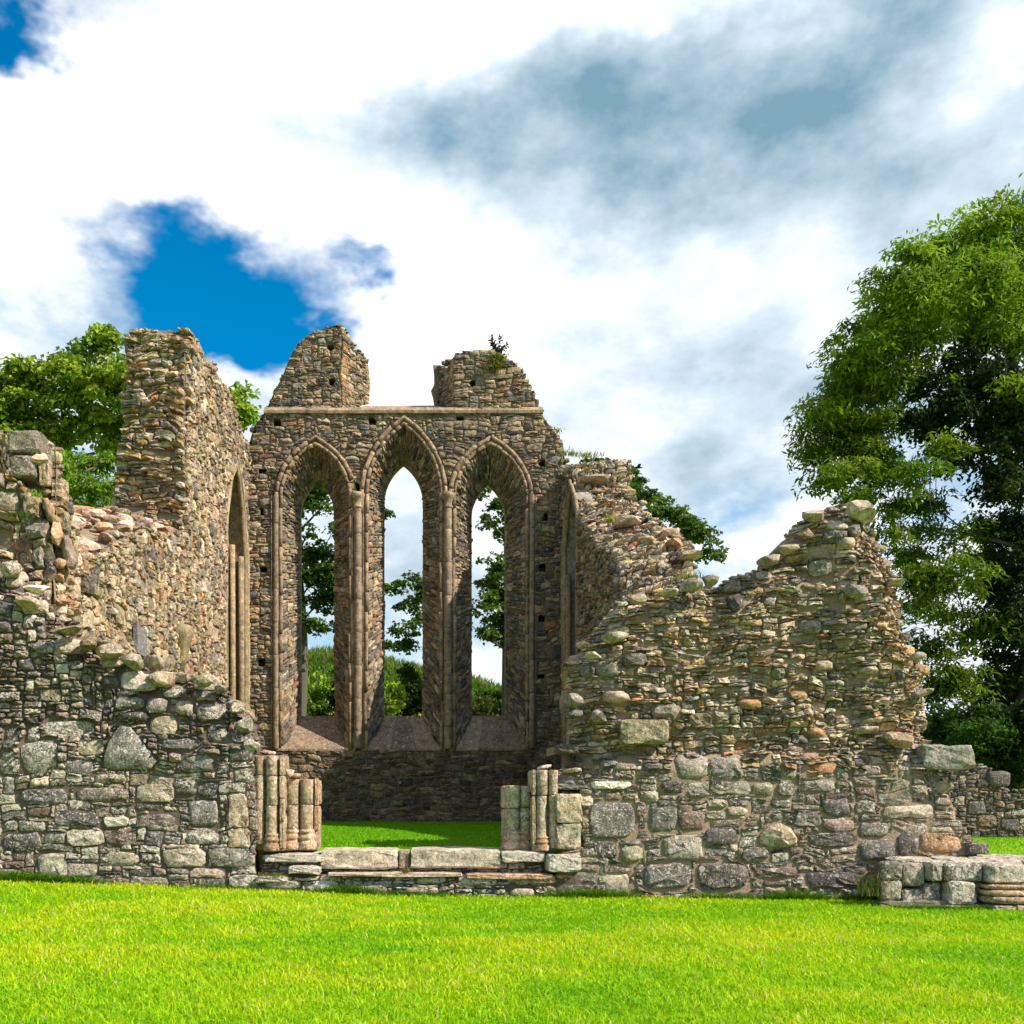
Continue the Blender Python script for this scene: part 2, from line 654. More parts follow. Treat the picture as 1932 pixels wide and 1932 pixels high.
OCCL = []      # photo outlines of the two front walls, to tell hidden stones


class Wall:
    """a ruined wall: stones as parts, the small ones joined, mortar bed and body"""
    def __init__(self, root, mat, mort, seed, keep=290):
        self.root, self.mat, self.mort = root, mat, mort
        self.rng = np.random.default_rng(seed)
        self.st = []          # (score, V, L, T, tint, smooth)
        self.bed = Acc()
        self.keep = keep

    def push(self, V, L, T, tint, smooth, boost=1.0):
        self.st.append((boost, V, L, T, tint, smooth))

    def score(self):
        """how large each stone shows in the photograph; none for those out of frame or behind the front walls"""
        lens = np.array([len(t[1]) for t in self.st])
        q = proj(np.concatenate([t[1] for t in self.st]))
        at = np.concatenate([[0], np.cumsum(lens)[:-1]])
        lo, hi = np.minimum.reduceat(q, at, 0), np.maximum.reduceat(q, at, 0)
        mid = np.add.reduceat(q, at, 0) / lens[:, None]
        dep = np.array([t[1][0, 1] for t in self.st])
        vis = (mid > -10).all(1) & (mid < 1942).all(1)
        for poly in OCCL:
            vis &= ~(in_poly(mid[:, 0], mid[:, 1], poly) & (dep > D1 + .5))
        sc = (hi - lo).prod(1) * vis
        self.st = [(s_ * t[0],) + t[1:] for s_, t in zip(sc, self.st)]

    def stone(self, P, poly, p, rng, tint, tu=0.0, tv=0.0, rough=0.012, bulge=0.1, angular=0.5, smooth=False, embed=0.06, boost=1.0, facet=1.0):
        n = len(poly)
        c = poly.mean(0)
        d = poly - c
        rel = np.hypot(d[:, 0], d[:, 1]).mean()
        if angular > 0.5:
            sc, wf = (1.0, 0.995, 0.90, 0.45), (None, 0.72, 1.0, 1.0 + bulge * 0.5)
        else:
            sc, wf = (1.0, 0.97, 0.80, 0.42), (None, 0.50, 0.93, 1.0 + bulge)
        U, W = [], []
        nf = rng.integers(2, 5)
        th = rng.uniform(0, 2 * math.pi, nf)
        fd = np.stack([np.cos(th), np.sin(th)])
        fo_ = rng.uniform(.25, .8, nf)
        fs_ = rng.uniform(.4, 1.3, nf) * facet
        ext = np.abs(d).max(0) + 1e-6
        for s, k in zip(sc, wf):
            q = c + d * s
            if k is None:
                ww = np.full(n, -embed)
            else:
                face = p + (tu * (q[:, 0] - c[0]) + tv * (q[:, 1] - c[1])) + rng.normal(0, rough, n)
                cut = p * (1 - fs_ * (((q - c) / ext) @ fd - fo_)).min(1)
                ww = k * np.minimum(face, np.maximum(cut, .15 * p))
                q = q + rng.normal(0, rel * 0.03, q.shape)
            U.append(q)
            W.append(ww)
        U.append(c[None] + rng.normal(0, rel * 0.1, (1, 2)))
        W.append(np.array([p * (1 + bulge) + rng.normal(0, rough)]))
        U = np.concatenate(U)
        W = np.concatenate(W)
        V = P(U[:, 0], U[:, 1], W)
        L, T = ring_template(n, 4)
        self.push(V, L, T, tint, smooth, boost)

    def boulder(self, c, r, tint, rng=None, boost=1.0, smooth=None, blocky=0.5):
        rng = rng or self.rng
        V = ICO_V.copy()
        tint = np.asarray(tint) * np.array([1.08, .94, .87, 1.0])
        if blocky > 0:
            m = np.abs(V).max(1)[:, None]
            V = V * (1 - blocky) + V / m * blocky * 0.86
        # chip planes off and roughen
        for _ in range(9):
            nrm = rng.normal(0, 1, 3)
            nrm /= np.linalg.norm(nrm)
            h = rng.uniform(0.45, 0.82)
            dd = V @ nrm - h
            V = V - np.where(dd > 0, dd, 0)[:, None] * nrm
        V = V * (1 + rng.normal(0, 0.035, (len(V), 1)))
        a = rng.uniform(-0.25, 0.25)
        b = rng.uniform(-0.2, 0.2)
        V = V * np.asarray(r)
        R = np.array([[math.cos(b), 0, math.sin(b)], [0, 1, 0], [-math.sin(b), 0, math.cos(b)]])
        R2 = np.array([[math.cos(a), -math.sin(a), 0], [math.sin(a), math.cos(a), 0], [0, 0, 1]])
        V = V @ R.T @ R2.T + np.asarray(c)
        self.push(V, ICO_L, ICO_T, tint, bool(rng.random() < 0.15) if smooth is None else smooth, boost)

    def patch(self, P, outline, cell, size_fn, style_fn, pal, openings=(), holes=(), reserve=(), warp=1.0, seed=0, bed=True, stones=True, gap=0.010, lich=0.35,
              holes_d=0.45, spread=1.0, bed_w=0.0):
        """lays stones over outline (u,v); P maps (u,v,w) to the world, w outwards"""
        rng = np.random.default_rng(seed + 991)
        cu, cv = cell
        o = np.asarray(outline, float)
        u0, v0 = o.min(0)
        u1, v1 = o.max(0)
        ni, nj = int((u1 - u0) / cu) + 1, int((v1 - v0) / cv) + 1
        iu = u0 + (np.arange(ni) + 0.5) * cu
        iv = v0 + (np.arange(nj) + 0.5) * cv
        CU, CV = np.meshgrid(iu, iv, indexing='ij')
        free = in_poly(CU, CV, o)
        openm = np.zeros_like(free)
        sq = []
        for (hu, hv, hw, hh) in holes:
            sq.append([(hu - hw, hv - hh), (hu + hw, hv - hh), (hu + hw, hv + hh), (hu - hw, hv + hh)])
        allop = [np.asarray(a, float) for a in openings] + [np.asarray(a, float) for a in sq]
        for op in allop:
            openm |= in_poly(CU, CV, op)
        resm = np.zeros(free.shape, int)
        for k, (poly, *_r) in enumerate(reserve):
            resm[in_poly(CU, CV, poly)] = k + 1
        free &= ~openm
        ok = free & (resm == 0)
        # lattice
        NU, NV = np.meshgrid(u0 + np.arange(ni + 1) * cu, v0 + np.arange(nj + 1) * cv, indexing='ij')
        w1, w2 = VNoise(seed + 1, 1.1 / (cu * 8)), VNoise(seed + 2, 1.1 / (cu * 8))
        jit = 0.30 * spread
        XU = NU + rng.uniform(-jit, jit, NU.shape) * cu + w1(NU, NV) * cu * 0.9 * warp
        XV = NV + rng.uniform(-jit, jit, NU.shape) * cv + w2(NU, NV) * cv * 1.3 * warp
        if allop:
            pad = np.pad(openm, 1)
            touch = pad[:-1, :-1] | pad[1:, :-1] | pad[:-1, 1:] | pad[1:, 1:]
            for op in allop:
                m = touch.ravel() & (seg_near(np.stack([NU.ravel(), NV.ravel()], 1), op)[1] < 1.5 * max(cu, cv))
                idx = np.nonzero(m)[0]
                pts = np.stack([XU.ravel()[idx], XV.ravel()[idx]], 1)
                near, _ = seg_near(pts, op)
                XU.ravel()[idx] = near[:, 0]
                XV.ravel()[idx] = near[:, 1]
                inside = in_poly(XU, XV, op)
                if inside.any():
                    ii = np.nonzero(inside.ravel())[0]
                    near, _ = seg_near(np.stack([XU.ravel()[ii], XV.ravel()[ii]], 1), op)
                    XU.ravel()[ii] = near[:, 0]
                    XV.ravel()[ii] = near[:, 1]
        # pack
        occ = ~ok
        rects = []
        for j in range(nj):
            for i in range(ni):
                if occ[i, j]:
                    continue
                a, b = size_fn(iu[i], iv[j], rng)
                a, b = max(1, min(int(a), ni - i)), max(1, min(int(b), nj - j))
                aa = 1
                while aa < a and not occ[i + aa, j]:
                    aa += 1
                bb = 1
                while bb < b and not occ[i:i + aa, j + bb].any():
                    bb += 1
                occ[i:i + aa, j:j + bb] = True
                rects.append((i, j, aa, bb))
        bedV, bedF, nb = [], [], 0

        def loop(i, j, a, b):
            ii = [i + k for k in range(a)] + [i + a] * b + [i + a - k for k in range(a)] + [i] * b
            jj = [j] * a + [j + k for k in range(b)] + [j + b] * a + [j + b - k for k in range(b)]
            return np.stack([XU[ii, jj], XV[ii, jj]], 1)

        for (i, j, a, b) in rects:
            q = loop(i, j, a, b)
            if bed:
                bedV.append(P(q[:, 0], q[:, 1], np.full(len(q), bed_w)))
                bedF.append(np.arange(nb, nb + len(q)))
                nb += len(q)
            if not stones:
                continue
            c = q.mean(0)
            s = style_fn(c[0], c[1], a * cu, b * cv, rng)
            if s is None:
                continue
            rk = rng.uniform(.0, .2) if s.get('ang', 0) < .7 else rng.uniform(0, .08)
            q = q * (1 - 2 * rk) + rk * (np.roll(q, 1, 0) + np.roll(q, -1, 0))
            if len(q) > 18:
                q = q[::2]
            d = q - c
            r = np.maximum(np.hypot(d[:, 0], d[:, 1]), 1e-6)
            g = gap * rng.uniform(0.5, 1.6)
            q = c + d * np.clip(1 - g / r, 0.45, 1)[:, None]
            tint = np.append(pick(s.get('pal', pal), rng) * s.get('mul', 1.0), np.clip(s.get('lich', lich) + rng.normal(0, 0.22), 0, 1))
            self.stone(P, q, s['p'], rng, tint, s.get('tu', 0), s.get('tv', 0), s.get('rough', 0.01), s.get('bulge', 0.1), s.get('ang', rng.random()),
                       bool(rng.random() < s.get('smooth', 0.4)))
        if bed and reserve:
            for i, j in zip(*np.nonzero(free & (resm > 0))):
                q = loop(i, j, 1, 1)
                bedV.append(P(q[:, 0], q[:, 1], np.full(4, bed_w)))
                bedF.append(np.arange(nb, nb + 4))
                nb += 4
        for k, (poly, p, tc_, li, ang, *rest) in enumerate(reserve):
            q = np.asarray(poly, float)
            # densify and wobble
            pts = []
            for a, b in zip(q, np.roll(q, -1, 0)):
                nn = max(1, int(np.hypot(*(b - a)) / 0.12))
                for s_ in range(nn):
                    pts.append(a + (b - a) * s_ / nn)
            q = np.array(pts)
            q = q * 0.6 + 0.2 * (np.roll(q, 1, 0) + np.roll(q, -1, 0)) + rng.normal(0, 0.006, q.shape)
            self.stone(P, q, p, rng, np.append(np.asarray(tc_) * np.array([1.12, .97, .90]), li), rng.normal(0, 0.03), rng.normal(0, 0.04), 0.008, 0.12, ang, bool(rng.random() < 0.4), 0.08, boost=2.0)
        if bed:
            self.bed.polys(np.concatenate(bedV), bedF, (0.2, 0.2, 0.2, 0.1))
            for s_ in sq:
                s_ = np.asarray(s_)
                A = P(s_[:, 0], s_[:, 1], np.full(4, bed_w))
                B = P(s_[:, 0], s_[:, 1], np.full(4, -holes_d))
                self.bed.polys(np.concatenate([A, B]), [(0, 1, 5, 4), (1, 2, 6, 5), (2, 3, 7, 6), (3, 0, 4, 7), (4, 5, 6, 7)], (0.1, 0.1, 0.1, 0))

    def shell(self, P, outline, depth, w0=-0.02, inset=0.09):
        """rim and back of the wall body behind a patch"""
        o = np.asarray(outline, float)
        n = len(o)
        area = (o[:, 0] * np.roll(o[:, 1], -1) - np.roll(o[:, 0], -1) * o[:, 1]).sum()
        tg = np.roll(o, -1, 0) - np.roll(o, 1, 0)
        tg /= np.maximum(np.linalg.norm(tg, axis=1), 1e-6)[:, None]
        o = o + np.stack([-tg[:, 1], tg[:, 0]], 1) * inset * (1 if area > 0 else -1)
        A = P(o[:, 0], o[:, 1], np.full(n, w0))
        B = P(o[:, 0], o[:, 1], np.full(n, -depth))
        F = [(i, (i + 1) % n, n + (i + 1) % n, n + i) for i in range(n)]
        F.append(tuple(range(n, 2 * n)))
        self.bed.polys(np.concatenate([A, B]), F, (0.2, 0.2, 0.2, 0.1))

    def rubble_path(self, path, across, size, n_across, pal, lich=0.4, flat=0.6, density=1.0, jitter=0.05, boost=1.0):
        """loose stones lying along a broken top: path in 3D, across a vector through the wall"""
        rng = self.rng
        P_ = np.asarray(path, float)
        seg = np.linalg.norm(np.diff(P_, axis=0), axis=1)
        tot = seg.sum()
        cum = np.concatenate([[0], np.cumsum(seg)])
        step = size * 1.15 / density
        for k in range(n_across):
            s = rng.uniform(0, step)
            while s < tot:
                i = min(np.searchsorted(cum, s, 'right') - 1, len(seg) - 1)
                t = (s - cum[i]) / max(seg[i], 1e-6)
                p = P_[i] * (1 - t) + P_[i + 1] * t + np.asarray(across) * ((k + rng.uniform(0.2, 0.8)) / n_across)
                r = size * rng.uniform(0.45, 1.1)
                rr = np.array([r * rng.uniform(0.55, 0.85), r * rng.uniform(0.5, 0.8), r * flat * rng.uniform(0.4, 0.75)])
                self.boulder(p + rng.normal(0, jitter, 3), rr, np.append(pick(pal, rng), np.clip(lich + rng.normal(0, 0.2), 0, 1)), rng, boost)
                s += step * rng.uniform(0.7, 1.4)

    def finish(self, extra_name='rubble'):
        if self.st:
            self.score()
        self.st.sort(key=lambda t: -t[0])
        top, rest = self.st[:self.keep], self.st[self.keep:]
        for (_s, V, L, T, tint, smooth) in top:
            c = V.mean(0)
            me = make_mesh('stone', V - c, L, T, self.mat, tint, smooth)
            o = bpy.data.objects.new('stone', me)
            COL.objects.link(o)
            o.parent = self.root
            o.location = c - np.array(self.root.location)
        if rest:
            a = Acc()
            for (_s, V, L, T, tint, smooth) in rest:
                a.add(V, L, T, tint, smooth)
            r = self.part(a, extra_name, self.mat)
            r['kind'] = 'stuff'
        self.flush_bed()

    def flush_bed(self):
        if self.bed.V:
            self.part(self.bed, 'mortar_bed', self.mort)
        self.bed = Acc()

    def part(self, acc, name, mat, parent=None):
        me = acc.mesh(name, mat)
        base = np.array(self.root.location)
        co = np.empty(len(me.vertices) * 3, np.float32)
        me.vertices.foreach_get('co', co)
        co = co.reshape(-1, 3) - base
        if parent is not None:
            c = co.mean(0) if False else np.zeros(3)
            co = co - np.array(parent.location)
        me.vertices.foreach_set('co', co.astype(np.float32).ravel())
        o = bpy.data.objects.new(name, me)
        COL.objects.link(o)
        o.parent = parent or self.root
        return o


def plane_map(O, U, V, N, field=None):
    O, U, V, N = (np.asarray(a, float) for a in (O, U, V, N))

    def P(u, v, w_):
        u, v, w_ = np.asarray(u, float), np.asarray(v, float), np.asarray(w_, float)
        if field is not None:
            w_ = w_ + field(u, v)
        return O + u[:, None] * U + v[:, None] * V + w_[:, None] * N
    return P


def pxpoly(pts, y):
    return [(fx(a, y), fz(b, y)) for a, b in pts]


def rect_feature(x0, y0, x1, y1, rng, cut=0.18):
    """an uneven block outline inside the given photo rectangle"""
    w_, h_ = x1 - x0, y1 - y0
    c = lambda: rng.uniform(0.03, cut)
    return [(x0 + w_ * c(), y1), (x1 - w_ * c(), y1 - h_ * rng.uniform(0, 0.08)), (x1, y1 - h_ * c()), (x1 - w_ * rng.uniform(0, 0.06), y0 + h_ * c()),
            (x1 - w_ * c(), y0), (x0 + w_ * c(), y0 + h_ * rng.uniform(0, 0.1)), (x0, y0 + h_ * c()), (x0 + w_ * rng.uniform(0, 0.05), y1 - h_ * c())]

# ------------------------------------------------------------------ ground
def smooth01(t):
    t = np.clip(t, 0, 1)
    return t * t * (3 - 2 * t)


_gn = VNoise(5, 0.35)
_gn2 = VNoise(6, 1.3)


def gz(x, y):
    x, y = np.asarray(x, float), np.asarray(y, float)
    front = np.where(x < 0, -0.036 * x, -0.010 * x)
    front = np.clip(front, -0.3, 0.3) + 0.02 * _gn(x, y) * smooth01((12.0 - y) / 3) + 0.012 * _gn2(x, y) * smooth01((12.0 - y) / 2)
    inner = 0.55 + 0.01 * _gn(x, y)
    outer = 0.26 + 0.02 * _gn(x, y)
    side = smooth01((np.abs(x - (-0.2)) - 4.9) / 1.2)
    t_in = smooth01((y - 12.85) / 0.5)
    t_out = smooth01((y - 13.2) / 7.0)
    z_in = front * (1 - t_in) + inner * t_in
    z_out = front * (1 - t_out) + outer * t_out
    z = z_in * (1 - side) + z_out * side
    hill = smooth01((y - 33) / 34.0) * (8.8 - 0.16 * np.clip(x, -14, 16)) * (1 + 0.05 * _gn(x * 0.3, y * 0.3))
    return z + hill


def build_ground():
    xs = np.concatenate([-np.geomspace(600, 14, 16), np.arange(-13, 14.01, 0.35), np.geomspace(15, 600, 16)])
    ys = np.concatenate([np.linspace(-40, 1, 14), np.arange(1.4, 30, 0.35), np.geomspace(30.5, 900, 60)])
    X, Y = np.meshgrid(xs, ys, indexing='ij')
    V = np.stack([X, Y, gz(X, Y)], -1).reshape(-1, 3)
    nx, ny = len(xs), len(ys)
    I, J = np.meshgrid(np.arange(nx - 1), np.arange(ny - 1), indexing='ij')
    a = (I * ny + J).ravel()
    L = np.stack([a, a + ny, a + ny + 1, a + 1], 1).ravel()
    m = bpy.data.materials.new('meadow_ground')
    m.use_nodes = True
    t = NT(m.node_tree)
    g = t.n('ShaderNodeNewGeometry')
    n1_ = t.noise(g.outputs['Position'], 0.8, 6, 0.6)
    n2_ = t.noise(g.outputs['Position'], 40, 4, 0.7)
    c = t.mix(t.ramp(n1_.outputs[0], 0.35, 0.65), (0.17, 0.36, 0.006), (0.30, 0.45, 0.010))
    c = t.mix(t.math('MULTIPLY', n2_.outputs[0], 0.5), c, (0.10, 0.20, 0.006))
    bsdf_out(t, c, 0.9, n2_.outputs[0], 0.03, 0.8, spec=0.1)
    o = structure(add('ground', make_mesh('ground', V, L, np.full(len(a), 4), m, smooth=True)))
    o['label'] = 'green lawn running under the ruin and up the hill behind'


build_ground()

PXL = [(-320, 1720), (-320, 985), (-60, 1030), (0, 1062), (40, 1080), (58, 1108), (92, 1140), (106, 1180), (165, 1214), (222, 1226), (262, 1238), (288, 1268),
       (320, 1277), (400, 1288), (430, 1302), (443, 1332), (468, 1352), (486, 1395), (488, 1420), (480, 1432), (480, 1500), (486, 1600), (492, 1720)]
PXR = [(1050, 1720), (1050, 1612), (1098, 1600), (1098, 1500), (1052, 1500), (1054, 1452), (1074, 1444), (1094, 1420), (1058, 1416), (1056, 1407), (1090, 1398),
       (1090, 1340), (1076, 1325), (1074, 1300), (1084, 1270), (1076, 1242), (1110, 1216), (1120, 1192), (1148, 1168), (1162, 1142), (1180, 1117), (1212, 1106),
       (1280, 1098), (1300, 1086), (1360, 1094), (1400, 1075), (1440, 1062), (1480, 1047), (1500, 1032), (1515, 988), (1545, 958), (1572, 944), (1600, 936),
       (1640, 936), (1668, 944), (1674, 976), (1690, 992), (1700, 1022), (1715, 1062), (1725, 1102), (1735, 1142), (1745, 1187), (1765, 1232), (1780, 1282),
       (1778, 1340), (1772, 1392), (1790, 1402), (1800, 1450), (1790, 1470), (1788, 1505), (1800, 1535), (1826, 1580), (1846, 1602), (1846, 1630), (1850, 1720)]
OCCL += [PXL, PXR]

# ------------------------------------------------------------------ wall beside the doorway, on the left
def front_left():
    root = thing('ruined_wall', 'low broken rubble wall with one big triangular grey stone, sloping down to the doorway', 'wall', (-2.5, D1 + 0.4, 0.1), 'rubble walls either side of the doorway')
    W = Wall(root, M_FRONT, M_MORT_F, 11)
    y = D1
    out = pxpoly(PXL, y)
    up = EdgeDist(out[1:17])
    nz = VNoise(21, 1.2)
    nz2 = VNoise(22, 3.5)

    def field(u, v):
        d = up(u, v)
        e = np.clip(1 - d / 0.45, 0, 1)
        hi = smooth01((v - 1.75) / 0.8)
        return 0.035 * nz(u, v) + 0.02 * nz2(u, v) - 0.22 * e * e - 0.10 * hi
    P = plane_map((0, y, 0), (1, 0, 0), (0, 0, 1), (0, -1, 0), field)
    zx = lambda a: 0.3418 * a
    zy = lambda b: 1037.7 + 0.3418 * b
    rr = np.random.default_rng(3)
    G1, G2, G3, T1, T2, WH = (0.13, 0.135, 0.135), (0.085, 0.085, 0.09), (0.18, 0.175, 0.155), (0.26, 0.24, 0.175), (0.30, 0.27, 0.21), (0.62, 0.60, 0.55)
    res = []
    tri = [(555, 1205), (575, 1130), (605, 1050), (660, 955), (705, 962), (780, 1050), (840, 1120), (868, 1165), (852, 1215), (740, 1212), (640, 1222)]
    res.append(([(fx(zx(a), y), fz(zy(b), y)) for a, b in tri], 0.085, (0.155, 0.158, 0.15), 0.42, 0.9))
    F = [(760, 1290, 960, 1395, T1, .5), (565, 1468, 710, 1528, WH, .9), (105, 1315, 385, 1410, G2, .35), (412, 1310, 722, 1392, (0.15, .13, .125), .4),
         (1035, 1372, 1212, 1530, G1, .4), (1022, 1540, 1215, 1625, G3, .6), (892, 1642, 1145, 1750, T2, .5), (1155, 1642, 1405, 1750, G3, .35),
         (120, 1050, 330, 1240, G3, .6), (355, 1148, 525, 1245, G1, .35), (430, 1042, 580, 1136, T1, .3), (825, 915, 978, 1018, T1, .35),
         (650, 655, 865, 770, T2, .7), (230, 942, 525, 1025, G3, .6), (630, 805, 800, 885, G1, .3), (805, 812, 920, 900, G3, .3), (622, 892, 830, 950, G2, .2),
         (960, 822, 1060, 912, T1, .5), (1080, 838, 1245, 945, G3, .4), (880, 728, 1000, 812, G3, .5), (1045, 768, 1195, 828, G2, .3), (1268, 958, 1395, 1070, G2, .4),
         (1258, 1078, 1395, 1165, G2, .3), (990, 1122, 1192, 1230, G1, .3), (880, 1038, 1120, 1102, G1, .3), (15, 1562, 232, 1662, G2, .4), (368, 1538, 580, 1636, T1, .8),
         (300, 1448, 560, 1522, G2, .3), (745, 1456, 972, 1532, (0.14, .12, .115), .3), (205, 1672, 375, 1822, (0.27, .27, .2), .6), (28, 975, 130, 1060, G2, .4),
         (150, 970, 222, 1060, G1, .6), (0, 1105, 105, 1240, G3, .5), (970, 1310, 1085, 1355, G3, .3), (1090, 1278, 1212, 1366, G2, .3), (455, 1140, 540, 1160, G3, .5),
         (580, 1560, 760, 1630, (0.15, .125, .115), .3), (570, 1665, 770, 1745, T1, .6), (1265, 1790, 1440, 1870, G3, .7), (1140, 960, 1255, 1060, G2, .4),
         (520, 1232, 722, 1290, (0.2, .165, .14), .6), (270, 475, 450, 578, T1, .3), (530, 560, 680, 642, T1, .2), (760, 570, 880, 645, (0.25, .22, .17), .5),
         (1035, 690, 1200, 765, T1, .4), (880, 665, 1020, 722, T2, .5), (170, 505, 300, 565, G1, .3), (450, 482, 605, 545, T1, .3), (95, 252, 240, 345, T2, .3), (0, 85, 105, 200, T2, .4),
         (-250, 1150, -60, 1260, G1, .4), (-300, 1400, -90, 1520, G3, .5)]
    for a0, b0, a1, b1, c, li in F:
        pts = rect_feature(zx(a0), zy(b0), zx(a1), zy(b1), rr)
        res.append(([(fx(a, y), fz(b, y)) for a, b in pts], 0.028 + rr.uniform(0, 0.025) + (0.06 if b0 < 900 else 0), np.array(c) * rr.uniform(0.9, 1.1), li, rr.random()))

    def size(u, v, r):
        k = r.random()
        if v < 1.7:
            return (r.integers(6, 10), r.integers(3, 6)) if k < .25 else (r.integers(4, 7), r.integers(2, 4)) if k < .6 else (r.integers(3, 8), 1) if k < .9 else (3, 2)
        return (r.integers(4, 7), r.integers(3, 5)) if k < .2 else (r.integers(2, 5), r.integers(2, 3)) if k < .6 else (r.integers(2, 5), 1)

    def style(u, v, a, b, r):
        lo = v < 1.7
        return dict(p=r.uniform(.012, .035) if lo else r.uniform(.025, .10), tv=r.normal(0, .05 if lo else .22), tu=r.normal(0, .05), rough=.006 if lo else .012,
                    lich=.5 if lo else .3, smooth=.35)
    W.patch(P, out, (0.055, 0.043), size, style, PAL_FRONT, reserve=res, seed=31, warp=1.0, lich=.45)
    W.shell(P, out, 0.85)
    # boulders along the sloping top
    top = [(fx(a, y), y + 0.25, fz(b + 14, y)) for a, b in PXL[2:17]]
    W.rubble_path(top, (0, 0.65, 0), 0.17, 3, PAL_FRONT + [((0.27, 0.25, 0.19), 3)], .4, .75, 1.0, .03)
    for (a, b, rx, rz, c, li) in [(18, 1078, .17, .13, T2, .5), (70, 1112, .16, .07, WH, .6), (52, 1138, .17, .10, (0.34, .29, .22), .35), (130, 1190, .2, .09, T1, .3), (165, 1212, .15, .10, (.2, .16, .1), .2),
                                  (205, 1228, .22, .10, (.29, .25, .19), .35), (250, 1248, .17, .12, T1, .3), (300, 1278, .2, .13, (.25, .2, .13), .4), (385, 1286, .19, .09, T1, .5), (420, 1300, .12, .08, G3, .4),
                                  (447, 1338, .12, .09, T2, .6), (462, 1368, .15, .12, G3, .4), (478, 1405, .12, .1, T2, .7)]:
        W.boulder((fx(a, y), y + 0.02, fz(b, y)), (rx, .2, rz), np.append(np.array(c), li), boost=2)
    jambs_left(W)
    W.finish()


def dress(c, li, r):
    return np.append(np.array(c) * np.array([1.04, .95, .92]) * r.uniform(.82, 1.15), np.clip(li + r.normal(0, .12), 0, 1))


TAN = (0.31, 0.24, 0.165)
TAN2 = (0.35, 0.27, 0.185)
OCH = (0.36, 0.235, 0.145)


def shaft(W, cx, cy, r, z0, z1, rng, joints=(), base=None, name='shaft', n=16, mat=None, li=.5, tint=TAN):
    """round engaged shaft in drums, a little proud or shy of one another"""
    zs = [z0] + sorted(joints) + [z1]
    a = Acc()
    for k in range(len(zs) - 1):
        ox, oy = rng.normal(0, .004, 2)
        rr_ = r * rng.uniform(.97, 1.02)
        lo, hi = zs[k] + .003, zs[k + 1] - .003
        m = max(2, int((hi - lo) / .12))
        prof = [(rr_ * .93, lo)] + [(rr_ * rng.uniform(.985, 1.015), lo + .012 + (hi - lo - .024) * q / m) for q in range(m + 1)] + [(rr_ * .93, hi)]
        V, F = lathe(cx + ox, cy + oy, prof, n)
        V = V + rng.normal(0, r * .018, V.shape)
        a.polys(V, F, dress(tint, li, rng), True)
    o = W.part(a, name, mat or M_DRESS)
    if base:
        b = Acc()
        V, F = lathe(cx, cy, base, n + 6)
        V = V + rng.normal(0, .003, V.shape)
        b.polys(V, F, dress(OCH, li * .9, rng), True)
        W.part(b, 'shaft_base', mat or M_DRESS, o)
    return o


def base_profile(r, z0, z1):
    h = z1 - z0
    return [(r * 1.38, z0), (r * 1.42, z0 + h * .10), (r * 1.42, z0 + h * .34), (r * 1.30, z0 + h * .40), (r * 1.16, z0 + h * .44), (r * 1.15, z0 + h * .50), (r * 1.30, z0 + h * .54), (r * 1.36, z0 + h * .62),
            (r * 1.30, z0 + h * .70), (r * 1.14, z0 + h * .74), (r * 1.12, z0 + h * .82), (r * 1.20, z0 + h * .86), (r * 1.20, z0 + h * .93), (r * 1.02, z0 + h)]


def block(W, x0, x1, y0, y1, z0, z1, rng, name='jamb_block', tint=TAN, li=.5, jit=.006, bev=.012, mat=None):
    V, F = rough_block(x0, x1, y0, y1, z0, z1, rng, jit, bev)
    a = Acc()
    a.polys(V, F, dress(tint, li, rng))
    return W.part(a, name, mat or M_DRESS)


def jambs_left(W):
    r = np.random.default_rng(5)
    y = D1
    k = lambda p: fx(p, y)
    z = lambda p: fz(p, y)
    zb = z(1606)
    # outer order: half roll, shaft, fillet on a backing of blocks
    for (t0, t1) in ((1424, 1462), (1464, 1530), (1532, 1606)):
        block(W, k(474), k(536), y + .16, y + .55, z(t1), z(t0), r, tint=TAN, li=.35)
    for (t0, t1) in ((1428, 1462), (1464, 1505), (1507, 1550), (1552, 1600)):
        block(W, k(527), k(535.5), y + .02, y + .17, z(t1), z(t0), r, 'fillet', TAN2, .3, .003, .006)
    shaft(W, k(487), y + .10, .062, z(1594), z(1426), r, (z(1462), z(1508)), tint=TAN, li=.55)
    shaft(W, k(512), y + .085, .078, zb, z(1425), r, (z(1464), z(1520)), base_profile(.078, zb, z(1572)), tint=TAN, li=.5)
    # inner order, set further back
    yi = y + .22
    for (t0, t1) in ((1470, 1519), (1521, 1606)):
        block(W, k(538), fx(600, yi), yi + .14, yi + .55, z(t1), z(t0), r, tint=TAN, li=.3)
    shaft(W, fx(550, yi), yi + .1, .085, zb, z(1470), r, (z(1519),), base_profile(.085, zb, z(1566)), tint=TAN, li=.4)
    shaft(W, fx(578, yi), yi + .1, .088, zb, z(1469), r, (z(1518),), base_profile(.088, zb, z(1566)), tint=TAN, li=.4)
    for (t0, t1) in ((1468, 1520), (1522, 1568)):
        block(W, fx(592, yi), fx(599.5, yi), yi + .06, yi + .2, z(t1), z(t0), r, 'fillet', OCH, .2, .003, .006)
    # dressed blocks at the wall's corner
    block(W, k(432), k(470), y - .05, y + .4, z(1562), z(1502), r, 'corner_block', TAN, .75, .008, .014)
    block(W, k(431), k(472), y - .04, y + .4, z(1600), z(1564), r, 'corner_block', (0.33, .25, .17), .6, .008, .014)
    # broken stones lying on the jamb
    for (a, b, rx, rz) in ((505, 1420, .12, .05), (545, 1458, .07, .06), (560, 1464, .06, .04)):
        W.boulder((fx(a, y + .3), y + .3, fz(b, y + .3)), (rx, .12, rz), dress((.36, .27, .2), .5, r), boost=2)


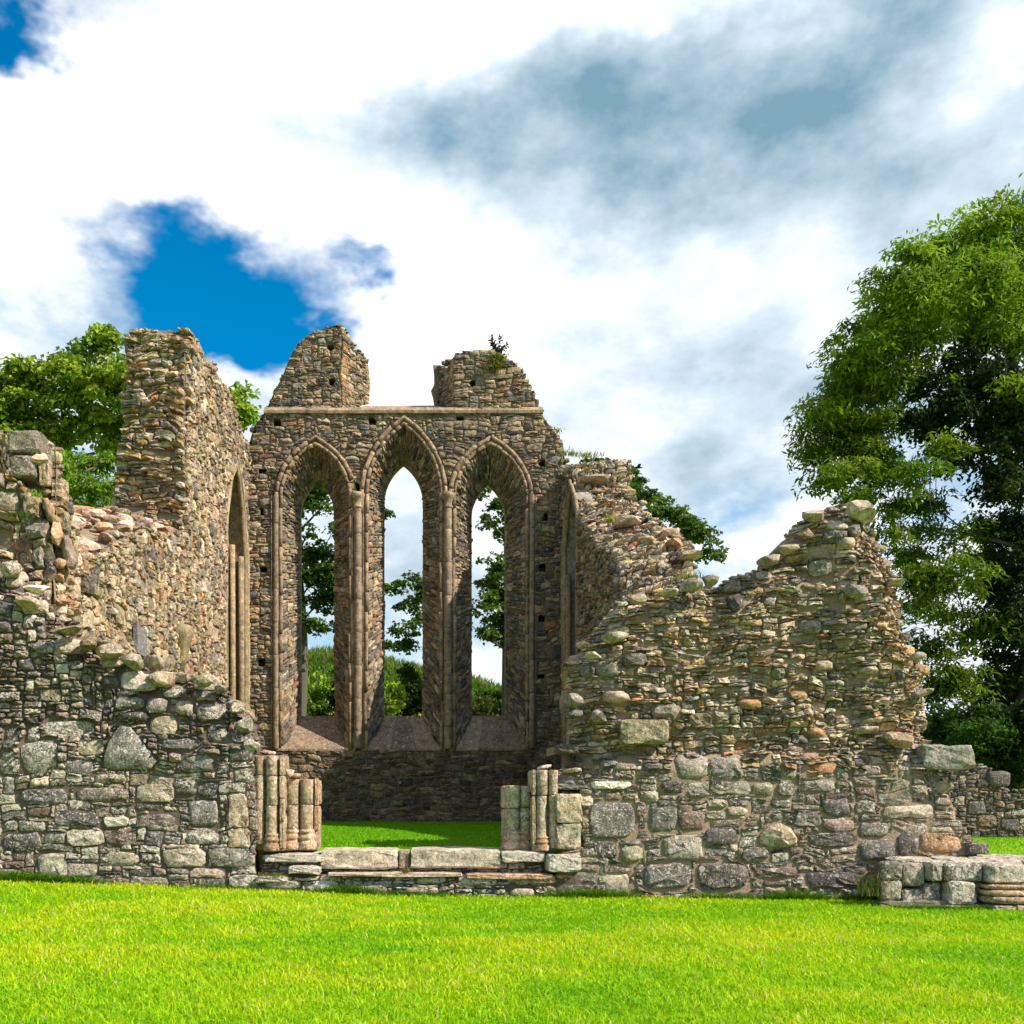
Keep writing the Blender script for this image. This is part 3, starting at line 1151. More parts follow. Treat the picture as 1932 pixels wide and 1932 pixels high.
def front_right():
    root = thing('ruined_wall', 'tall broken rubble wall with ragged core, rising to a boulder capped peak', 'wall', (4.6, D1 + 0.4, -0.03), 'rubble walls either side of the doorway')
    W = Wall(root, M_CORE, M_MORT_C, 12)
    y = D1
    out = pxpoly(PXR, y)
    up = EdgeDist(out[5:48])
    nz, nz2, nz3 = VNoise(41, 1.0), VNoise(42, 3.2), VNoise(43, 7.0)
    z_face = fz(1452, y)

    def field(u, v):
        d = up(u, v)
        e = np.clip(1 - d / 0.55, 0, 1)
        hi = smooth01((v - z_face + .08 * nz2(u, v)) / 0.30)
        return .025 * nz(u, v) + hi * (-.16 + .07 * nz(u, v) + .06 * nz2(u, v) + .03 * nz3(u, v) - .03 * (v - z_face)) - .34 * e * e
    P = plane_map((0, y, 0), (1, 0, 0), (0, 0, 1), (0, -1, 0), field)
    rr = np.random.default_rng(8)
    x5, y5 = (lambda a: 1037.7 + .42 * a), (lambda b: 905.7 + .42 * b)
    x6, y6 = (lambda a: 943.4 + .5117 * a), (lambda b: 1367.9 + .5117 * b)
    G1, G2, G3, T1, T2, WH, OR = (0.13, 0.13, 0.125), (0.085, 0.082, 0.082), (0.2, 0.195, 0.17), (0.26, 0.25, 0.18), (0.34, 0.3, 0.23), (0.6, 0.57, 0.5), (.3, .19, .1)
    res = []
    LOW = [(330, 288, 505, 415, G1, .55), (550, 285, 652, 396, G1, .5), (590, 205, 685, 250, G2, .4), (650, 105, 772, 200, G3, .6), (775, 112, 900, 200, (.2, .2, .19), .35),
           (1105, 200, 1240, 246, G3, .5), (1185, 270, 1290, 336, G1, .4), (1410, 292, 1600, 346, T2, .9), (1130, 395, 1320, 446, G2, .3),
           (1460, 390, 1545, 490, G2, .3), (535, 507, 710, 605, G1, .6), (717, 507, 910, 606, G2, .45), (600, 402, 750, 500, G3, .7), (755, 382, 880, 440, G2, .3),
           (330, 206, 490, 236, WH, .9), (840, 300, 912, 336, T2, .6), (1322, 420, 1456, 500, G1, .5), (1545, 395, 1700, 470, OR, .6), (690, 232, 770, 268, G1, .4),
           (760, 270, 840, 304, T1, .7), (780, 205, 925, 260, G3, .5), (1020, 205, 1085, 262, G1, .5), (930, 210, 1010, 262, T1, .5), (335, 425, 440, 500, G2, .5),
           (655, 310, 760, 390, (.14, .11, .1), .45), (1080, 320, 1180, 378, G1, .4), (1190, 345, 1310, 390, (.22, .17, .15), .6), (890, 455, 990, 500, G1, .4), (440, 440, 530, 505, T1, .5),
           (180, 550, 270, 582, OR, .4), (380, 545, 480, 630, (.36, .34, .26), .6), (930, 520, 1110, 560, (.15, .12, .11), .4), (1120, 540, 1330, 600, G2, .3), (205, 590, 340, 640, G2, .4),
           (525, 240, 590, 285, T1, .5), (455, 250, 515, 278, G3, .4), (290, 265, 345, 300, T2, .7)]
    for a0, b0, a1, b1, c, li in LOW:
        res.append(([(fx(a, y), fz(b, y)) for a, b in rect_feature(x6(a0), y6(b0), x6(a1), y6(b1), rr)], .028 + rr.uniform(0, .025), np.array(c) * rr.uniform(.95, 1.25), li, rr.random()))
    dome = [(945, 445), (950, 400), (985, 370), (1025, 360), (1065, 378), (1100, 415), (1100, 445), (1030, 452)]
    res.append(([(fx(x6(a), y), fz(y6(b), y)) for a, b in dome], .08, (.3, .25, .16), .85, .3))
    UPP = [(1140, 620, 1236, 692, G3, .4), (215, 800, 332, 882, (.2, .2, .16), .3), (1190, 346, 1296, 416, G3, .3), (1250, 202, 1360, 268, G1, .4), (1360, 176, 1440, 242, G1, .3),
           (815, 432, 890, 490, G3, .3), (822, 496, 890, 585, G2, .2), (455, 996, 590, 1066, G3, .4), (632, 1042, 742, 1112, (.2, .17, .12), .2), (240, 940, 365, 1000, (.36, .3, .24), .5),
           (1270, 162, 1362, 212, (.36, .33, .28), .5), (975, 375, 1050, 422, T2, .5), (1310, 250, 1395, 300, T2, .4), (1405, 830, 1500, 870, T2, .3), (1210, 800, 1290, 850, T2, .4),
           (860, 980, 960, 1030, OR, .2), (1170, 1110, 1260, 1160, OR, .2), (1390, 1100, 1510, 1140, T2, .5), (1080, 940, 1180, 985, OR, .2), (330, 770, 440, 830, G1, .2), (150, 820, 215, 875, G1, .3)]
    for a0, b0, a1, b1, c, li in UPP:
        res.append(([(fx(a, y), fz(b, y)) for a, b in rect_feature(x5(a0), y5(b0), x5(a1), y5(b1), rr, .25)], .09 + rr.uniform(0, .05), np.array(c) * rr.uniform(.9, 1.1), li, rr.random()))

    def size(u, v, r):
        k = r.random()
        if v < z_face:
            return (r.integers(6, 10), r.integers(3, 6)) if k < .25 else (r.integers(4, 8), r.integers(2, 4)) if k < .6 else (r.integers(3, 8), 1)
        return (r.integers(3, 6), r.integers(2, 4)) if k < .14 else (r.integers(3, 6), 2) if k < .45 else (r.integers(3, 8), 1)

    def style(u, v, a, b, r):
        if v < z_face:
            return dict(p=r.uniform(.012, .035), tv=r.normal(0, .06), tu=r.normal(0, .05), rough=.006, lich=.55, smooth=.3, pal=PAL_FRONT)
        if r.random() < .07:
            return None
        return dict(p=r.uniform(.015, .10), tv=r.normal(.05, .4), tu=r.normal(0, .25), rough=.012, lich=.25, smooth=.1, bulge=r.uniform(-.15, .05), ang=.9)
    W.patch(P, out, (0.05, 0.036), size, style, PAL_CORE, reserve=res, seed=51, warp=1.4, gap=.012, lich=.3, spread=1.25)
    W.shell(P, out, 1.0)
    top = [(fx(a, y), y + .42, fz(b + 16, y)) for a, b in PXR[17:45]]
    W.rubble_path(top, (0, .6, 0), .15, 3, PAL_CORE + [((0.3, 0.29, 0.24), 4)], .35, .7, 1.0, .03)
    side = [(fx(a + 10, y), y + .40, fz(b, y)) for a, b in PXR[9:19]]
    W.rubble_path(side, (0, .5, 0), .12, 3, PAL_CORE, .35, .6, 1.0, .03)
    for (a, b, rx, rz, c, li, dy) in [(1428, 122, .29, .15, (.4, .37, .3), .35, .2), (1355, 498, .20, .135, G3, .45, -.05), (637, 463, .17, .105, (.24, .25, .2), .25, .1), (725, 450, .13, .085, (.24, .24, .2), .3, .1),
                                      (405, 535, .17, .085, (.33, .29, .2), .3, .1), (290, 705, .25, .08, (.29, .28, .2), .3, .05), (1215, 140, .15, .1, (.33, .3, .25), .4, .25), (1170, 220, .13, .08, (.28, .2, .16), .4, .25),
                                      (1090, 295, .17, .08, (.3, .26, .2), .3, .22), (1010, 345, .16, .08, (.26, .24, .2), .3, .2), (530, 500, .17, .06, (.42, .38, .32), .5, .1), (110, 980, .15, .12, (.22, .21, .18), .4, .05),
                                      (200, 790, .12, .06, (.4, .37, .3), .5, .05), (1655, 790, .13, .07, (.36, .31, .25), .4, .1), (1690, 950, .13, .06, (.3, .27, .22), .4, .1), (1575, 450, .12, .08, (.27, .25, .18), .3, .1),
                                      (215, 1060, .16, .1, (.2, .18, .16), .5, .0), (110, 1050, .13, .06, (.1, .1, .1), .3, .05), (1560, 1170, .2, .12, (.33, .25, .17), .4, .0)]:
        W.boulder((fx(x5(a), y), y + dy, fz(y5(b), y)), (rx, .2, rz), np.append(np.array(c), li), boost=2)
    r = np.random.default_rng(15)
    # big blocks that stick out
    block(W, fx(1168, y), fx(1259, y), y - .12, y + .45, fz(1404, y), fz(1358, y), r, 'projecting_block', (.24, .215, .135), .4, .012, .02)
    block(W, fx(1735, y), fx(1831, y), y - .12, y + .5, fz(1452, y), fz(1405, y), r, 'projecting_block', (.2, .2, .175), .35, .014, .03)
    block(W, fx(1056, y), fx(1094, y), y + .05, y + .5, fz(1421, y), fz(1404, y), r, 'projecting_block', (.10, .085, .075), .2, .008, .015)
    W.boulder((fx(1780, y), y - .02, fz(1484, y)), (.1, .2, .1), np.append(np.array((.36, .31, .2)), .3), boost=2)
    block(W, fx(1032, y), fx(1096, y), y - .14, y + .25, fz(1645, y), fz(1611, y), r, 'lichen_block', (.34, .31, .27), 1.0, .008, .016)
    block(W, fx(1820, y), fx(1856, y), y - .12, y + .3, fz(1611, y), fz(1590, y), r, 'corner_block', (.13, .12, .11), .35, .008, .015)
    jambs_right(W)
    W.finish()


def jambs_right(W):
    r = np.random.default_rng(6)
    y = D1
    k = lambda p: fx(p, y)
    z = lambda p: fz(p, y)
    zb = z(1606)
    yi = y + .22
    for (t0, t1) in ((1482, 1525), (1527, 1606)):
        block(W, fx(951, yi), fx(1004, yi), yi + .12, yi + .5, z(t1), z(t0), r, tint=TAN, li=.6)
    shaft(W, fx(968, yi), yi + .1, .098, zb, z(1481), r, (z(1526),), base_profile(.098, zb, z(1568)), tint=(.31, .27, .18), li=.65)
    shaft(W, fx(993, yi), yi + .09, .072, zb, z(1482), r, (z(1524),), base_profile(.072, zb, z(1568)), tint=(.31, .27, .18), li=.65)
    for (t0, t1) in ((1452, 1500), (1502, 1606)):
        block(W, k(1005), k(1048), y + .16, y + .55, z(t1), z(t0), r, tint=TAN, li=.5)
        block(W, k(1005), k(1012), y + .04, y + .17, z(t1), z(t0), r, 'fillet', (.25, .2, .13), .3, .003, .006)
    shaft(W, k(1024), y + .09, .07, zb, z(1452), r, (z(1501),), base_profile(.07, zb, z(1578)), tint=(.27, .235, .17), li=.5)
    shaft(W, k(1046), y + .12, .06, z(1600), z(1452), r, (z(1500),), tint=TAN, li=.6)
    block(W, k(1050), k(1099), y - .03, y + .4, z(1553), z(1497), r, 'corner_block', (.34, .27, .17), .75, .007, .014)
    block(W, k(1050), k(1097), y - .02, y + .4, z(1603), z(1555), r, 'corner_block', (.3, .26, .18), .75, .007, .014)
    for (a, b, rx, rz, c) in ((1030, 1447, .13, .035, (.5, .47, .4)), (1080, 1453, .14, .05, (.33, .29, .2))):
        W.boulder((fx(a, y + .2), y + .2, fz(b, y + .2)), (rx, .15, rz), dress(c, .6, r), boost=2)


front_left()
front_right()


# ------------------------------------------------------------------ doorway steps
def steps():
    y = D1
    root = thing('door_step', 'worn stone steps with two long pale slabs filling the doorway', 'steps', (0.3, y, 0.0))
    W = Wall(root, M_FRONT, M_MORT_F, 13)
    r = np.random.default_rng(17)
    # core under the steps
    core = Acc()
    for (x0, x1, y0, y1, z0, z1) in ((fx(486, y), fx(1100, y), y - .02, y + .9, -.3, fz(1650, y)), (fx(486, y), fx(1060, y), y + .20, y + 1.0, -.3, fz(1612, y)), (fx(600, y), fx(950, y), y + .5, y + 1.3, -.3, .53)):
        V, F = rough_block(x0, x1, y0, y1, z0, z1, r, .006, .01)
        core.polys(V, F, (.2, .2, .2, .2))
    W.part(core, 'mortar_bed', M_MORT_F)
    # lower riser
    res = []
    for a0, b0, a1, b1, c, li in [(575, 1661, 640, 1680, (.3, .29, .26), .9), (498, 1658, 572, 1676, (.26, .25, .2), .6), (745, 1672, 830, 1688, (.3, .27, .2), .5), (860, 1652, 940, 1670, (.24, .22, .19), .7),
                                  (950, 1650, 1050, 1668, (.33, .22, .13), .4), (960, 1675, 1010, 1695, (.34, .31, .2), .5), (655, 1668, 735, 1690, (.2, .17, .14), .5)]:
        res.append(([(fx(a, y), fz(b, y)) for a, b in rect_feature(a0, b0, a1, b1, r)], .05, np.array(c), li, r.random()))

    def size(u, v, q):
        k = q.random()
        return (q.integers(4, 8), q.integers(2, 3)) if k < .4 else (q.integers(2, 6), 1)

    def style(u, v, a, b, q):
        return dict(p=q.uniform(.02, .06), tv=q.normal(0, .1), rough=.007, lich=.6, smooth=.3)
    P = plane_map((0, y - .03, 0), (1, 0, 0), (0, 0, 1), (0, -1, 0))
    W.patch(P, pxpoly([(488, 1720), (488, 1654), (760, 1654), (1052, 1652), (1052, 1720)], y), (.055, .038), size, style, PAL_FRONT, reserve=res, seed=61)
    W.flush_bed()
    P2 = plane_map((0, y + .19, 0), (1, 0, 0), (0, 0, 1), (0, -1, 0))
    W.patch(P2, pxpoly([(486, 1652), (486, 1612), (1056, 1612), (1056, 1652)], y), (.055, .036), size, style, PAL_FRONT, seed=62)
    # slabs
    S = [(604, 750, 1605, 1641, .04, .85, (.42, .37, .29), .35), (776, 945, 1604, 1640, .05, .85, (.42, .38, .3), .4), (500, 612, 1611, 1627, .02, .5, (.36, .32, .27), .85), (752, 774, 1608, 1640, .1, .6, (.25, .2, .15), .3),
         (947, 1030, 1607, 1628, .02, .5, (.38, .35, .3), .95), (620, 870, 1646, 1653, -.14, .4, (.4, .33, .25), .6), (546, 606, 1634, 1648, -.12, .3, (.36, .33, .28), .8), (880, 1040, 1648, 1657, -.12, .3, (.36, .24, .15), .5),
         (486, 545, 1652, 1664, -.12, .3, (.3, .27, .22), .6)]
    for a0, a1, b0, b1, y0, dep, c, li in S:
        block(W, fx(a0, y), fx(a1, y), y + y0, y + y0 + dep, fz(b1, y), fz(b0, y), r, 'slab', c, li, .008, .015)
    W.finish()


steps()


# ------------------------------------------------------------------ gable wall with three lancets
def arch_outline(x0, x1, zs, za, zb, nj=26, na=22, lean=0.0):
    """pointed opening, from bottom left up, over and down to bottom right"""
    h, wd = za - zs, (x1 - x0) / 2
    xc = (x0 + x1) / 2
    R = (wd * wd + h * h) / (2 * wd)
    pts = [(x0, zb + (zs - zb) * i / nj) for i in range(nj)]
    th = math.asin(min(1, h / R))
    for i in range(na):
        t = th * i / na
        pts.append((x0 + R - R * math.cos(t), zs + R * math.sin(t)))
    pts.append((xc, za))
    for i in reversed(range(na)):
        t = th * i / na
        pts.append((x1 - R + R * math.cos(t), zs + R * math.sin(t)))
    pts += [(x1, zb + (zs - zb) * i / nj) for i in reversed(range(nj))]
    return np.array(pts)


def offset_open(pts, d):
    t = np.gradient(pts, axis=0)
    t /= np.linalg.norm(t, axis=1)[:, None]
    n = np.stack([-t[:, 1], t[:, 0]], 1)      # left of travel = outwards
    q = pts + n * d
    m = len(pts) // 2
    q[m] = pts[m] + np.array([0, d * 1.35])
    return q


def ruled(front, back, yf, yb):
    """map (s along the outline, depth) -> world between two matching outlines"""
    A = np.column_stack([front[:, 0], np.full(len(front), yf), front[:, 1]])
    B = np.column_stack([back[:, 0], np.full(len(back), yb), back[:, 1]])
    mid = (A + B) / 2
    s = np.concatenate([[0], np.cumsum(np.linalg.norm(np.diff(mid, axis=0), axis=1))])
    dep = np.linalg.norm(B - A, axis=1).mean()
    T = np.gradient(mid, axis=0)
    N = np.cross(T, B - A)
    N /= np.linalg.norm(N, axis=1)[:, None]
    cen = mid.mean(0)
    if ((cen - mid) * N).sum(1).mean() < 0:
        N = -N

    def P(u, v, w_):
        u = np.clip(u, 0, s[-1])
        k = np.clip(np.searchsorted(s, u, 'right') - 1, 0, len(s) - 2)
        t = (u - s[k]) / (s[k + 1] - s[k])
        L = lambda X: X[k] * (1 - t)[:, None] + X[k + 1] * t[:, None]
        v_ = (np.asarray(v) / dep)[:, None]
        return L(A) * (1 - v_) + L(B) * v_ + L(N) * np.asarray(w_)[:, None]
    return P, s[-1], dep


def sweep(acc, path, r, tint, n=8, wob=.004, rng=None):
    V, F = tube(path, r, n)
    V = V + rng.normal(0, wob, V.shape)
    acc.polys(V, F, tint, True)


def moulding_run(W, path, rad, tint, r, name, step=3):
    """a roll moulding laid in separate worn stones with open joints"""
    k = 0
    while k < len(path) - 1:
        m = min(len(path) - 1, k + int(r.integers(step - 1, step + 2)))
        if len(path) - 1 - m < 2:
            m = len(path) - 1
        q = path[k:m + 1].copy()
        if r.random() < .95:
            t0 = (q[1] - q[0])
            t1 = (q[-1] - q[-2])
            q[0] += t0 / np.linalg.norm(t0) * .008
            q[-1] -= t1 / np.linalg.norm(t1) * .008
            if len(q) == 2:
                q = np.stack([q[0], q.mean(0), q[1]])
            a = Acc()
            V, F = tube(q + r.normal(0, .006, 3), rad * r.uniform(.88, 1.05), 8)
            V = V + r.normal(0, .005, V.shape)
            a.polys(V, F, dress(np.array(tint) * r.uniform(.75, 1.15), .3, r), True)
            W.part(a, name, M_DRESSG)
        k = m


def gable():
    y, yb, yo = D2, D2 + .85, D2 + 1.15
    root = thing('gable_wall', 'tall ruined stone gable with three pointed lancet windows and two broken peaks', 'gable', (-.07, y + .5, .55))
    W = Wall(root, M_GABLE, M_MORT_G, 14)
    r = np.random.default_rng(19)
    K = lambda pts: [(fx(a, y), fz(b, y)) for a, b in pts]
    body = [(466, 1575), (466, 850), (478, 806), (498, 778), (1022, 778), (1040, 812), (1060, 842), (1068, 872), (1066, 1575)]
    lp = [(500, 777), (514, 745), (534, 705), (546, 676), (560, 652), (588, 630), (612, 618), (636, 611), (645, 614), (645, 777)]
    rp = [(857, 777), (857, 668), (888, 662), (924, 662), (958, 674), (984, 702), (1004, 737), (1021, 777)]
    lan = []
    for (x0, x1, ax, spr, apx, n0, n1, nspr, napx) in ((530, 661, 598, 942, 838, 567, 631, 972, 905), (692, 832, 760, 932, 801, 725, 798, 946, 874), (857, 994, 925, 942, 838, 890, 954, 978, 911)):
        fo = arch_outline(fx(x0, y), fx(x1, y), fz(spr, y), fz(apx, y), fz(1415, y))
        bo = arch_outline(fx(n0, yb), fx(n1, yb), fz(nspr, yb), fz(napx, yb), fz(1352, yb))
        lan.append((fo, bo))
    holes = [(523, 797), (703, 794), (868, 793), (495, 886), (498, 966), (497, 1076), (498, 1168), (494, 1250), (1022, 875), (1027, 975), (1024, 1071), (1022, 1166), (1021, 1273)]
    hs_ = [(fx(a, y), fz(b, y), .10, .105) for a, b in holes]
    nz = VNoise(71, .6)

    def field(u, v):
        return .03 * nz(u, v)
    P = plane_map((0, y, 0), (1, 0, 0), (0, 0, 1), (0, -1, 0), field)

    def size(u, v, q):
        k = q.random()
        if v < 2.4:
            return (q.integers(3, 6), q.integers(2, 4)) if k < .35 else (q.integers(2, 6), 1)
        return (q.integers(3, 6), q.integers(2, 4)) if k < .28 else (q.integers(2, 6), q.integers(1, 3)) if k < .6 else (q.integers(2, 6), 1)

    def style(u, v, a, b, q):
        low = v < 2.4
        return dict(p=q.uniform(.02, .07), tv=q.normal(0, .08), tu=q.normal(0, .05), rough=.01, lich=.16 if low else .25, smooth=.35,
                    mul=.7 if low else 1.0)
    RING = .17
    ops = []
    for fo, bo in lan:
        o = offset_open(fo, RING)
        o = np.concatenate([[(o[0, 0], fz(1415, y))], o, [(o[-1, 0], fz(1415, y))]])
        ops.append(o)
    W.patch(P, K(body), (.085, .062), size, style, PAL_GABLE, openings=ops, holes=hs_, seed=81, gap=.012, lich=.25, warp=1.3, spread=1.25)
    hl = [(fx(624, y), fz(657, y), .088, .095), (fx(627, y), fz(720, y), .088, .095)]
    W.patch(P, K(lp), (.085, .062), size, style, PAL_GABLE, holes=hl, seed=82, gap=.012)
    W.patch(P, K(rp), (.085, .062), size, style, PAL_GABLE, holes=[(fx(891, y), fz(723, y), .088, .095)], seed=83, gap=.012)
    # voussoirs and jamb stones round each lancet, splayed reveals behind them, sills
    for i, (fo, bo) in enumerate(lan):
        oo = offset_open(fo, RING + .005)
        s = np.concatenate([[0], np.cumsum(np.linalg.norm(np.diff(fo, axis=0), axis=1))])
        k = 0
        while k < len(fo) - 1:
            m = min(len(fo) - 1, k + r.integers(1, 3))
            q = np.concatenate([fo[k:m + 1], oo[k:m + 1][::-1]])
            c = q.mean(0)
            q = c + (q - c) * .975
            W.stone(P, q, r.uniform(.03, .045), r, dress((.235, .18, .115), .2, r), 0, 0, .003, .02, .9, False, .05)
            k = m
        W.bed.polys(np.concatenate([P(fo[:, 0], fo[:, 1], np.zeros(len(fo))), P(oo[:, 0], oo[:, 1], np.zeros(len(fo)))]),
                    [(a, a + 1, a + 1 + len(fo), a + len(fo)) for a in range(len(fo) - 1)], (.2, .2, .2, .1))
        SP, Ls, dep = ruled(fo, bo, y + .01, yb)

        def ssize(u, v, q):
            k_ = q.random()
            if abs(u - Ls / 2) < 2.0:
                return (1, q.integers(2, 5))
            return (q.integers(2, 4), q.integers(2, 4)) if k_ < .35 else (1, q.integers(2, 5)) if k_ < .8 else (2, q.integers(3, 5))

        def sstyle(u, v, a, b, q):
            if v > dep - .17 or v < .1:
                return dict(p=.035, rough=.004, lich=.15, pal=[((.25, .185, .115), 2), ((.21, .17, .12), 1)], ang=.9, smooth=.2)
            return dict(p=q.uniform(.025, .08), tv=q.normal(0, .1), tu=q.normal(0, .1), rough=.012, lich=.25, smooth=.35)
        W.patch(SP, [(0, 0), (Ls, 0), (Ls, dep), (0, dep)], (.078, .105), ssize, sstyle, PAL_GABLE, seed=90 + i, gap=.010, warp=.5)
        # outer frame through the rest of the wall
        a = Acc()
        n = len(bo)
        A = np.column_stack([bo[:, 0], np.full(n, yb), bo[:, 1]])
        B = np.column_stack([bo[:, 0], np.full(n, yo), bo[:, 1]])
        a.polys(np.concatenate([A, B]), [(q, q + 1, q + 1 + n, q + n) for q in range(n - 1)], dress((.24, .19, .13), .1, r))
        W.part(a, 'window_frame', M_DRESSG)
        # sloping sill of two or three stones
        xs = np.linspace(0, 1, 4)
        for q in range(3):
            s0, s1 = xs[q] + .002, xs[q + 1] - .002
            f0, f1 = fo[0, 0] + (fo[-1, 0] - fo[0, 0]) * s0, fo[0, 0] + (fo[-1, 0] - fo[0, 0]) * s1
            b0, b1 = bo[0, 0] + (bo[-1, 0] - bo[0, 0]) * s0, bo[0, 0] + (bo[-1, 0] - bo[0, 0]) * s1
            zf, zk = fo[0, 1], bo[0, 1]
            if q == 0:
                f0 -= .12
            if q == 2:
                f1 += .12
            V = [(f0, y - .05, zf - .02), (f1, y - .05, zf - .02), (f1, y - .05, zf + .03), (f0, y - .05, zf + .03), (b0, yo, zk - .3), (b1, yo, zk - .3), (b1, yb, zk + .015), (b0, yb, zk + .015), (b0, yo, zk + .02), (b1, yo, zk + .02)]
            a = Acc()
            a.polys(np.array(V), [(0, 1, 2, 3), (3, 2, 6, 7), (7, 6, 9, 8), (0, 3, 7, 8, 4), (1, 5, 9, 6, 2), (8, 9, 5, 4), (0, 4, 5, 1)], dress(np.array((.25, .19, .13)) * r.uniform(.8, 1.25), .35, r))
            W.part(a, 'window_sill', M_CHAN)
        # roll mouldings
        path = np.column_stack([fo[:, 0], np.full(len(fo), y - .045), fo[:, 1]])
        moulding_run(W, path, .052, (.24, .18, .115), r, 'roll_moulding')
        ar = offset_open(fo, .125)
        lo, hi = 24, len(fo) - 24
        path = np.column_stack([ar[lo:hi, 0], np.full(hi - lo, y - .055), ar[lo:hi, 1]])
        moulding_run(W, path, .062, (.27, .20, .13), r, 'hood_moulding', 4)
    for px_, zt in ((521, 935), (675.5, 940), (845, 940), (1003, 935)):
        rad = .105 if 600 < px_ < 900 else .075
        cx = fx(px_, y)
        js = [fz(v, y) for v in np.arange(1000, 1400, 62) + r.uniform(-12, 12)]
        o = shaft(W, cx, y - .06, rad, fz(1413, y), fz(zt, y), r, js, None, 'shaft', 12, M_DRESSG, .2, (.24, .19, .135))
        for sgn in (-1, 1):
            b = Acc()
            V, F = tube([(cx + sgn * rad * 1.45, y - .02, fz(1413, y)), (cx + sgn * rad * 1.45, y - .02, fz(zt, y))], rad * .38, 8)
            b.polys(V, F, dress((.21, .165, .115), .1, r), True)
            W.part(b, 'slim_roll', M_DRESSG, o)
        if 600 < px_ < 900:
            zc = fz(zt, y)
            b = Acc()
            V, F = lathe(cx, y - .06, [(rad * 1.0, zc - .30), (rad * 1.25, zc - .27), (rad * 1.25, zc - .24), (rad * 1.02, zc - .21), (rad * 1.1, zc - .10), (rad * 1.55, zc - .02), (rad * 1.75, zc + .03), (rad * 1.75, zc + .08), (rad * 1.3, zc + .13)], 16)
            b.polys(V, F, dress((.27, .21, .14), .15, r), True)
            W.part(b, 'capital', M_DRESSG, o)
    # string course with a chamfered top
    xs = np.arange(498, 1024, 40)
    for a0 in xs:
        x0, x1 = fx(a0 + .3, y), fx(min(a0 + 39.7, 1024), y)
        z0 = fz(778, y) + r.normal(0, .004)
        V = [(x0, y - .10, z0 - .05), (x1, y - .10, z0 - .05), (x1, y - .115, z0 + .02), (x0, y - .115, z0 + .02), (x1, y - .02, z0 + .13), (x0, y - .02, z0 + .13), (x0, y + .1, z0 - .05), (x1, y + .1, z0 - .05)]
        a = Acc()
        a.polys(np.array(V), [(0, 1, 2, 3), (3, 2, 4, 5), (5, 4, 7, 6), (0, 3, 5, 6), (1, 7, 4, 2), (0, 6, 7, 1)], dress((.26, .205, .14), .25, r))
        W.part(a, 'string_course', M_DRESSG)
    # upper window: splayed sides and sill between the peaks
    zs0, zs1 = fz(772, y), fz(765, yo)
    a = Acc()
    xl0, xl1, xr0, xr1 = fx(645, y), fx(695, yo), fx(857, y), fx(827, yo)
    a.polys(np.array([(xl0, y, zs0), (xr0, y, zs0), (xr1, yo, zs1), (xl1, yo, zs1), (xl1, yo, zs1 - .4), (xr1, yo, zs1 - .4)]), [(0, 1, 2, 3), (3, 2, 5, 4)], dress((.29, .23, .16), .3, r))
    W.part(a, 'window_sill', M_DRESSG)

    def rev(xa, xb, sgn):
        d = math.hypot(xb - xa, yo - y)
        U = np.array([(xb - xa) / d, (yo - y) / d, 0])
        N = np.array([U[1], -U[0], 0]) * sgn
        return plane_map((xa, y, 0), U, (0, 0, 1), N), d
    PL, dl = rev(xl0, xl1, 1)
    PR, dr = rev(xr0, xr1, -1)

    def rsize(u, v, q):
        k = q.random()
        return (q.integers(2, 5), q.integers(1, 4)) if k < .5 else (q.integers(2, 5), 1)

    def rstyle(u, v, a_, b_, q):
        if u < .2 or u > dl - .15:
            return dict(p=.03, rough=.005, ang=.9, lich=.2, pal=[((.33, .24, .14), 2), ((.36, .22, .12), 1)])
        return dict(p=q.uniform(.03, .07), tv=q.normal(0, .1), rough=.012, lich=.4)
    W.patch(PL, [(0, zs0 - .05), (dl, zs1), (dl, fz(690, yo)), (dl * .75, fz(676, yo)), (dl * .5, fz(652, y)), (.25, fz(622, y)), (0, fz(612, y))], (.085, .062), rsize, rstyle, PAL_GABLE + [((.3, .24, .16), 3)], seed=101)
    W.patch(PR, [(0, zs0 - .05), (dr, zs1), (dr, fz(692, yo)), (dr * .4, fz(676, y)), (0, fz(668, y))], (.085, .062), rsize, rstyle, PAL_GABLE, seed=102)
    # outer face, tops
    PB = plane_map((0, yo, 0), (1, 0, 0), (0, 0, 1), (0, 1, 0))
    KB = lambda pts: [(fx(a, y), fz(b, y)) for a, b in pts]
    W.patch(PB, KB(body), (.11, .11), lambda u, v, q: (1, 1) if v > fz(985, y) else (2, 5), None, PAL_GABLE, openings=[bo for fo, bo in lan], seed=111, stones=False)
    lpb = KB(lp[:-2]) + [(xl1, fz(690, yo)), (xl1, zs1)]
    rpb = [(xr1, zs1), (xr1, fz(690, yo))] + KB(rp[2:])
    for pl in (lpb, rpb):
        W.patch(PB, pl, (.2, .2), lambda u, v, q: (2, 1), None, PAL_GABLE, seed=112, stones=False)
    for pl, cl in ((K(body)[1:4], 0), (K(body)[4:8], 0), (K(lp)[:9], 0), (K(rp)[1:], 0)):
        pl = np.array(pl)
        n = len(pl)
        A = np.column_stack([pl[:, 0], np.full(n, y + .0), pl[:, 1] - .03])
        B = np.column_stack([pl[:, 0], np.full(n, yo), pl[:, 1] - .03])
        W.bed.polys(np.concatenate([A, B]), [(q, q + 1, q + 1 + n, q + n) for q in range(n - 1)], (.2, .2, .2, .1))
        W.rubble_path(A + np.array([0, .05, -.02]), (0, 1.05, 0), .21, 4, PAL_GABLE, .25, .5, 1.05, .03)
    tl = np.array([(xl0, y + .1, fz(616, y)), (xl0 + .35, y + .5, fz(650, y + .5)), (xl1, yo - .1, fz(684, yo))])
    W.rubble_path(tl, (-.5, .1, 0), .2, 3, PAL_GABLE, .25, .5, 1.1, .03)
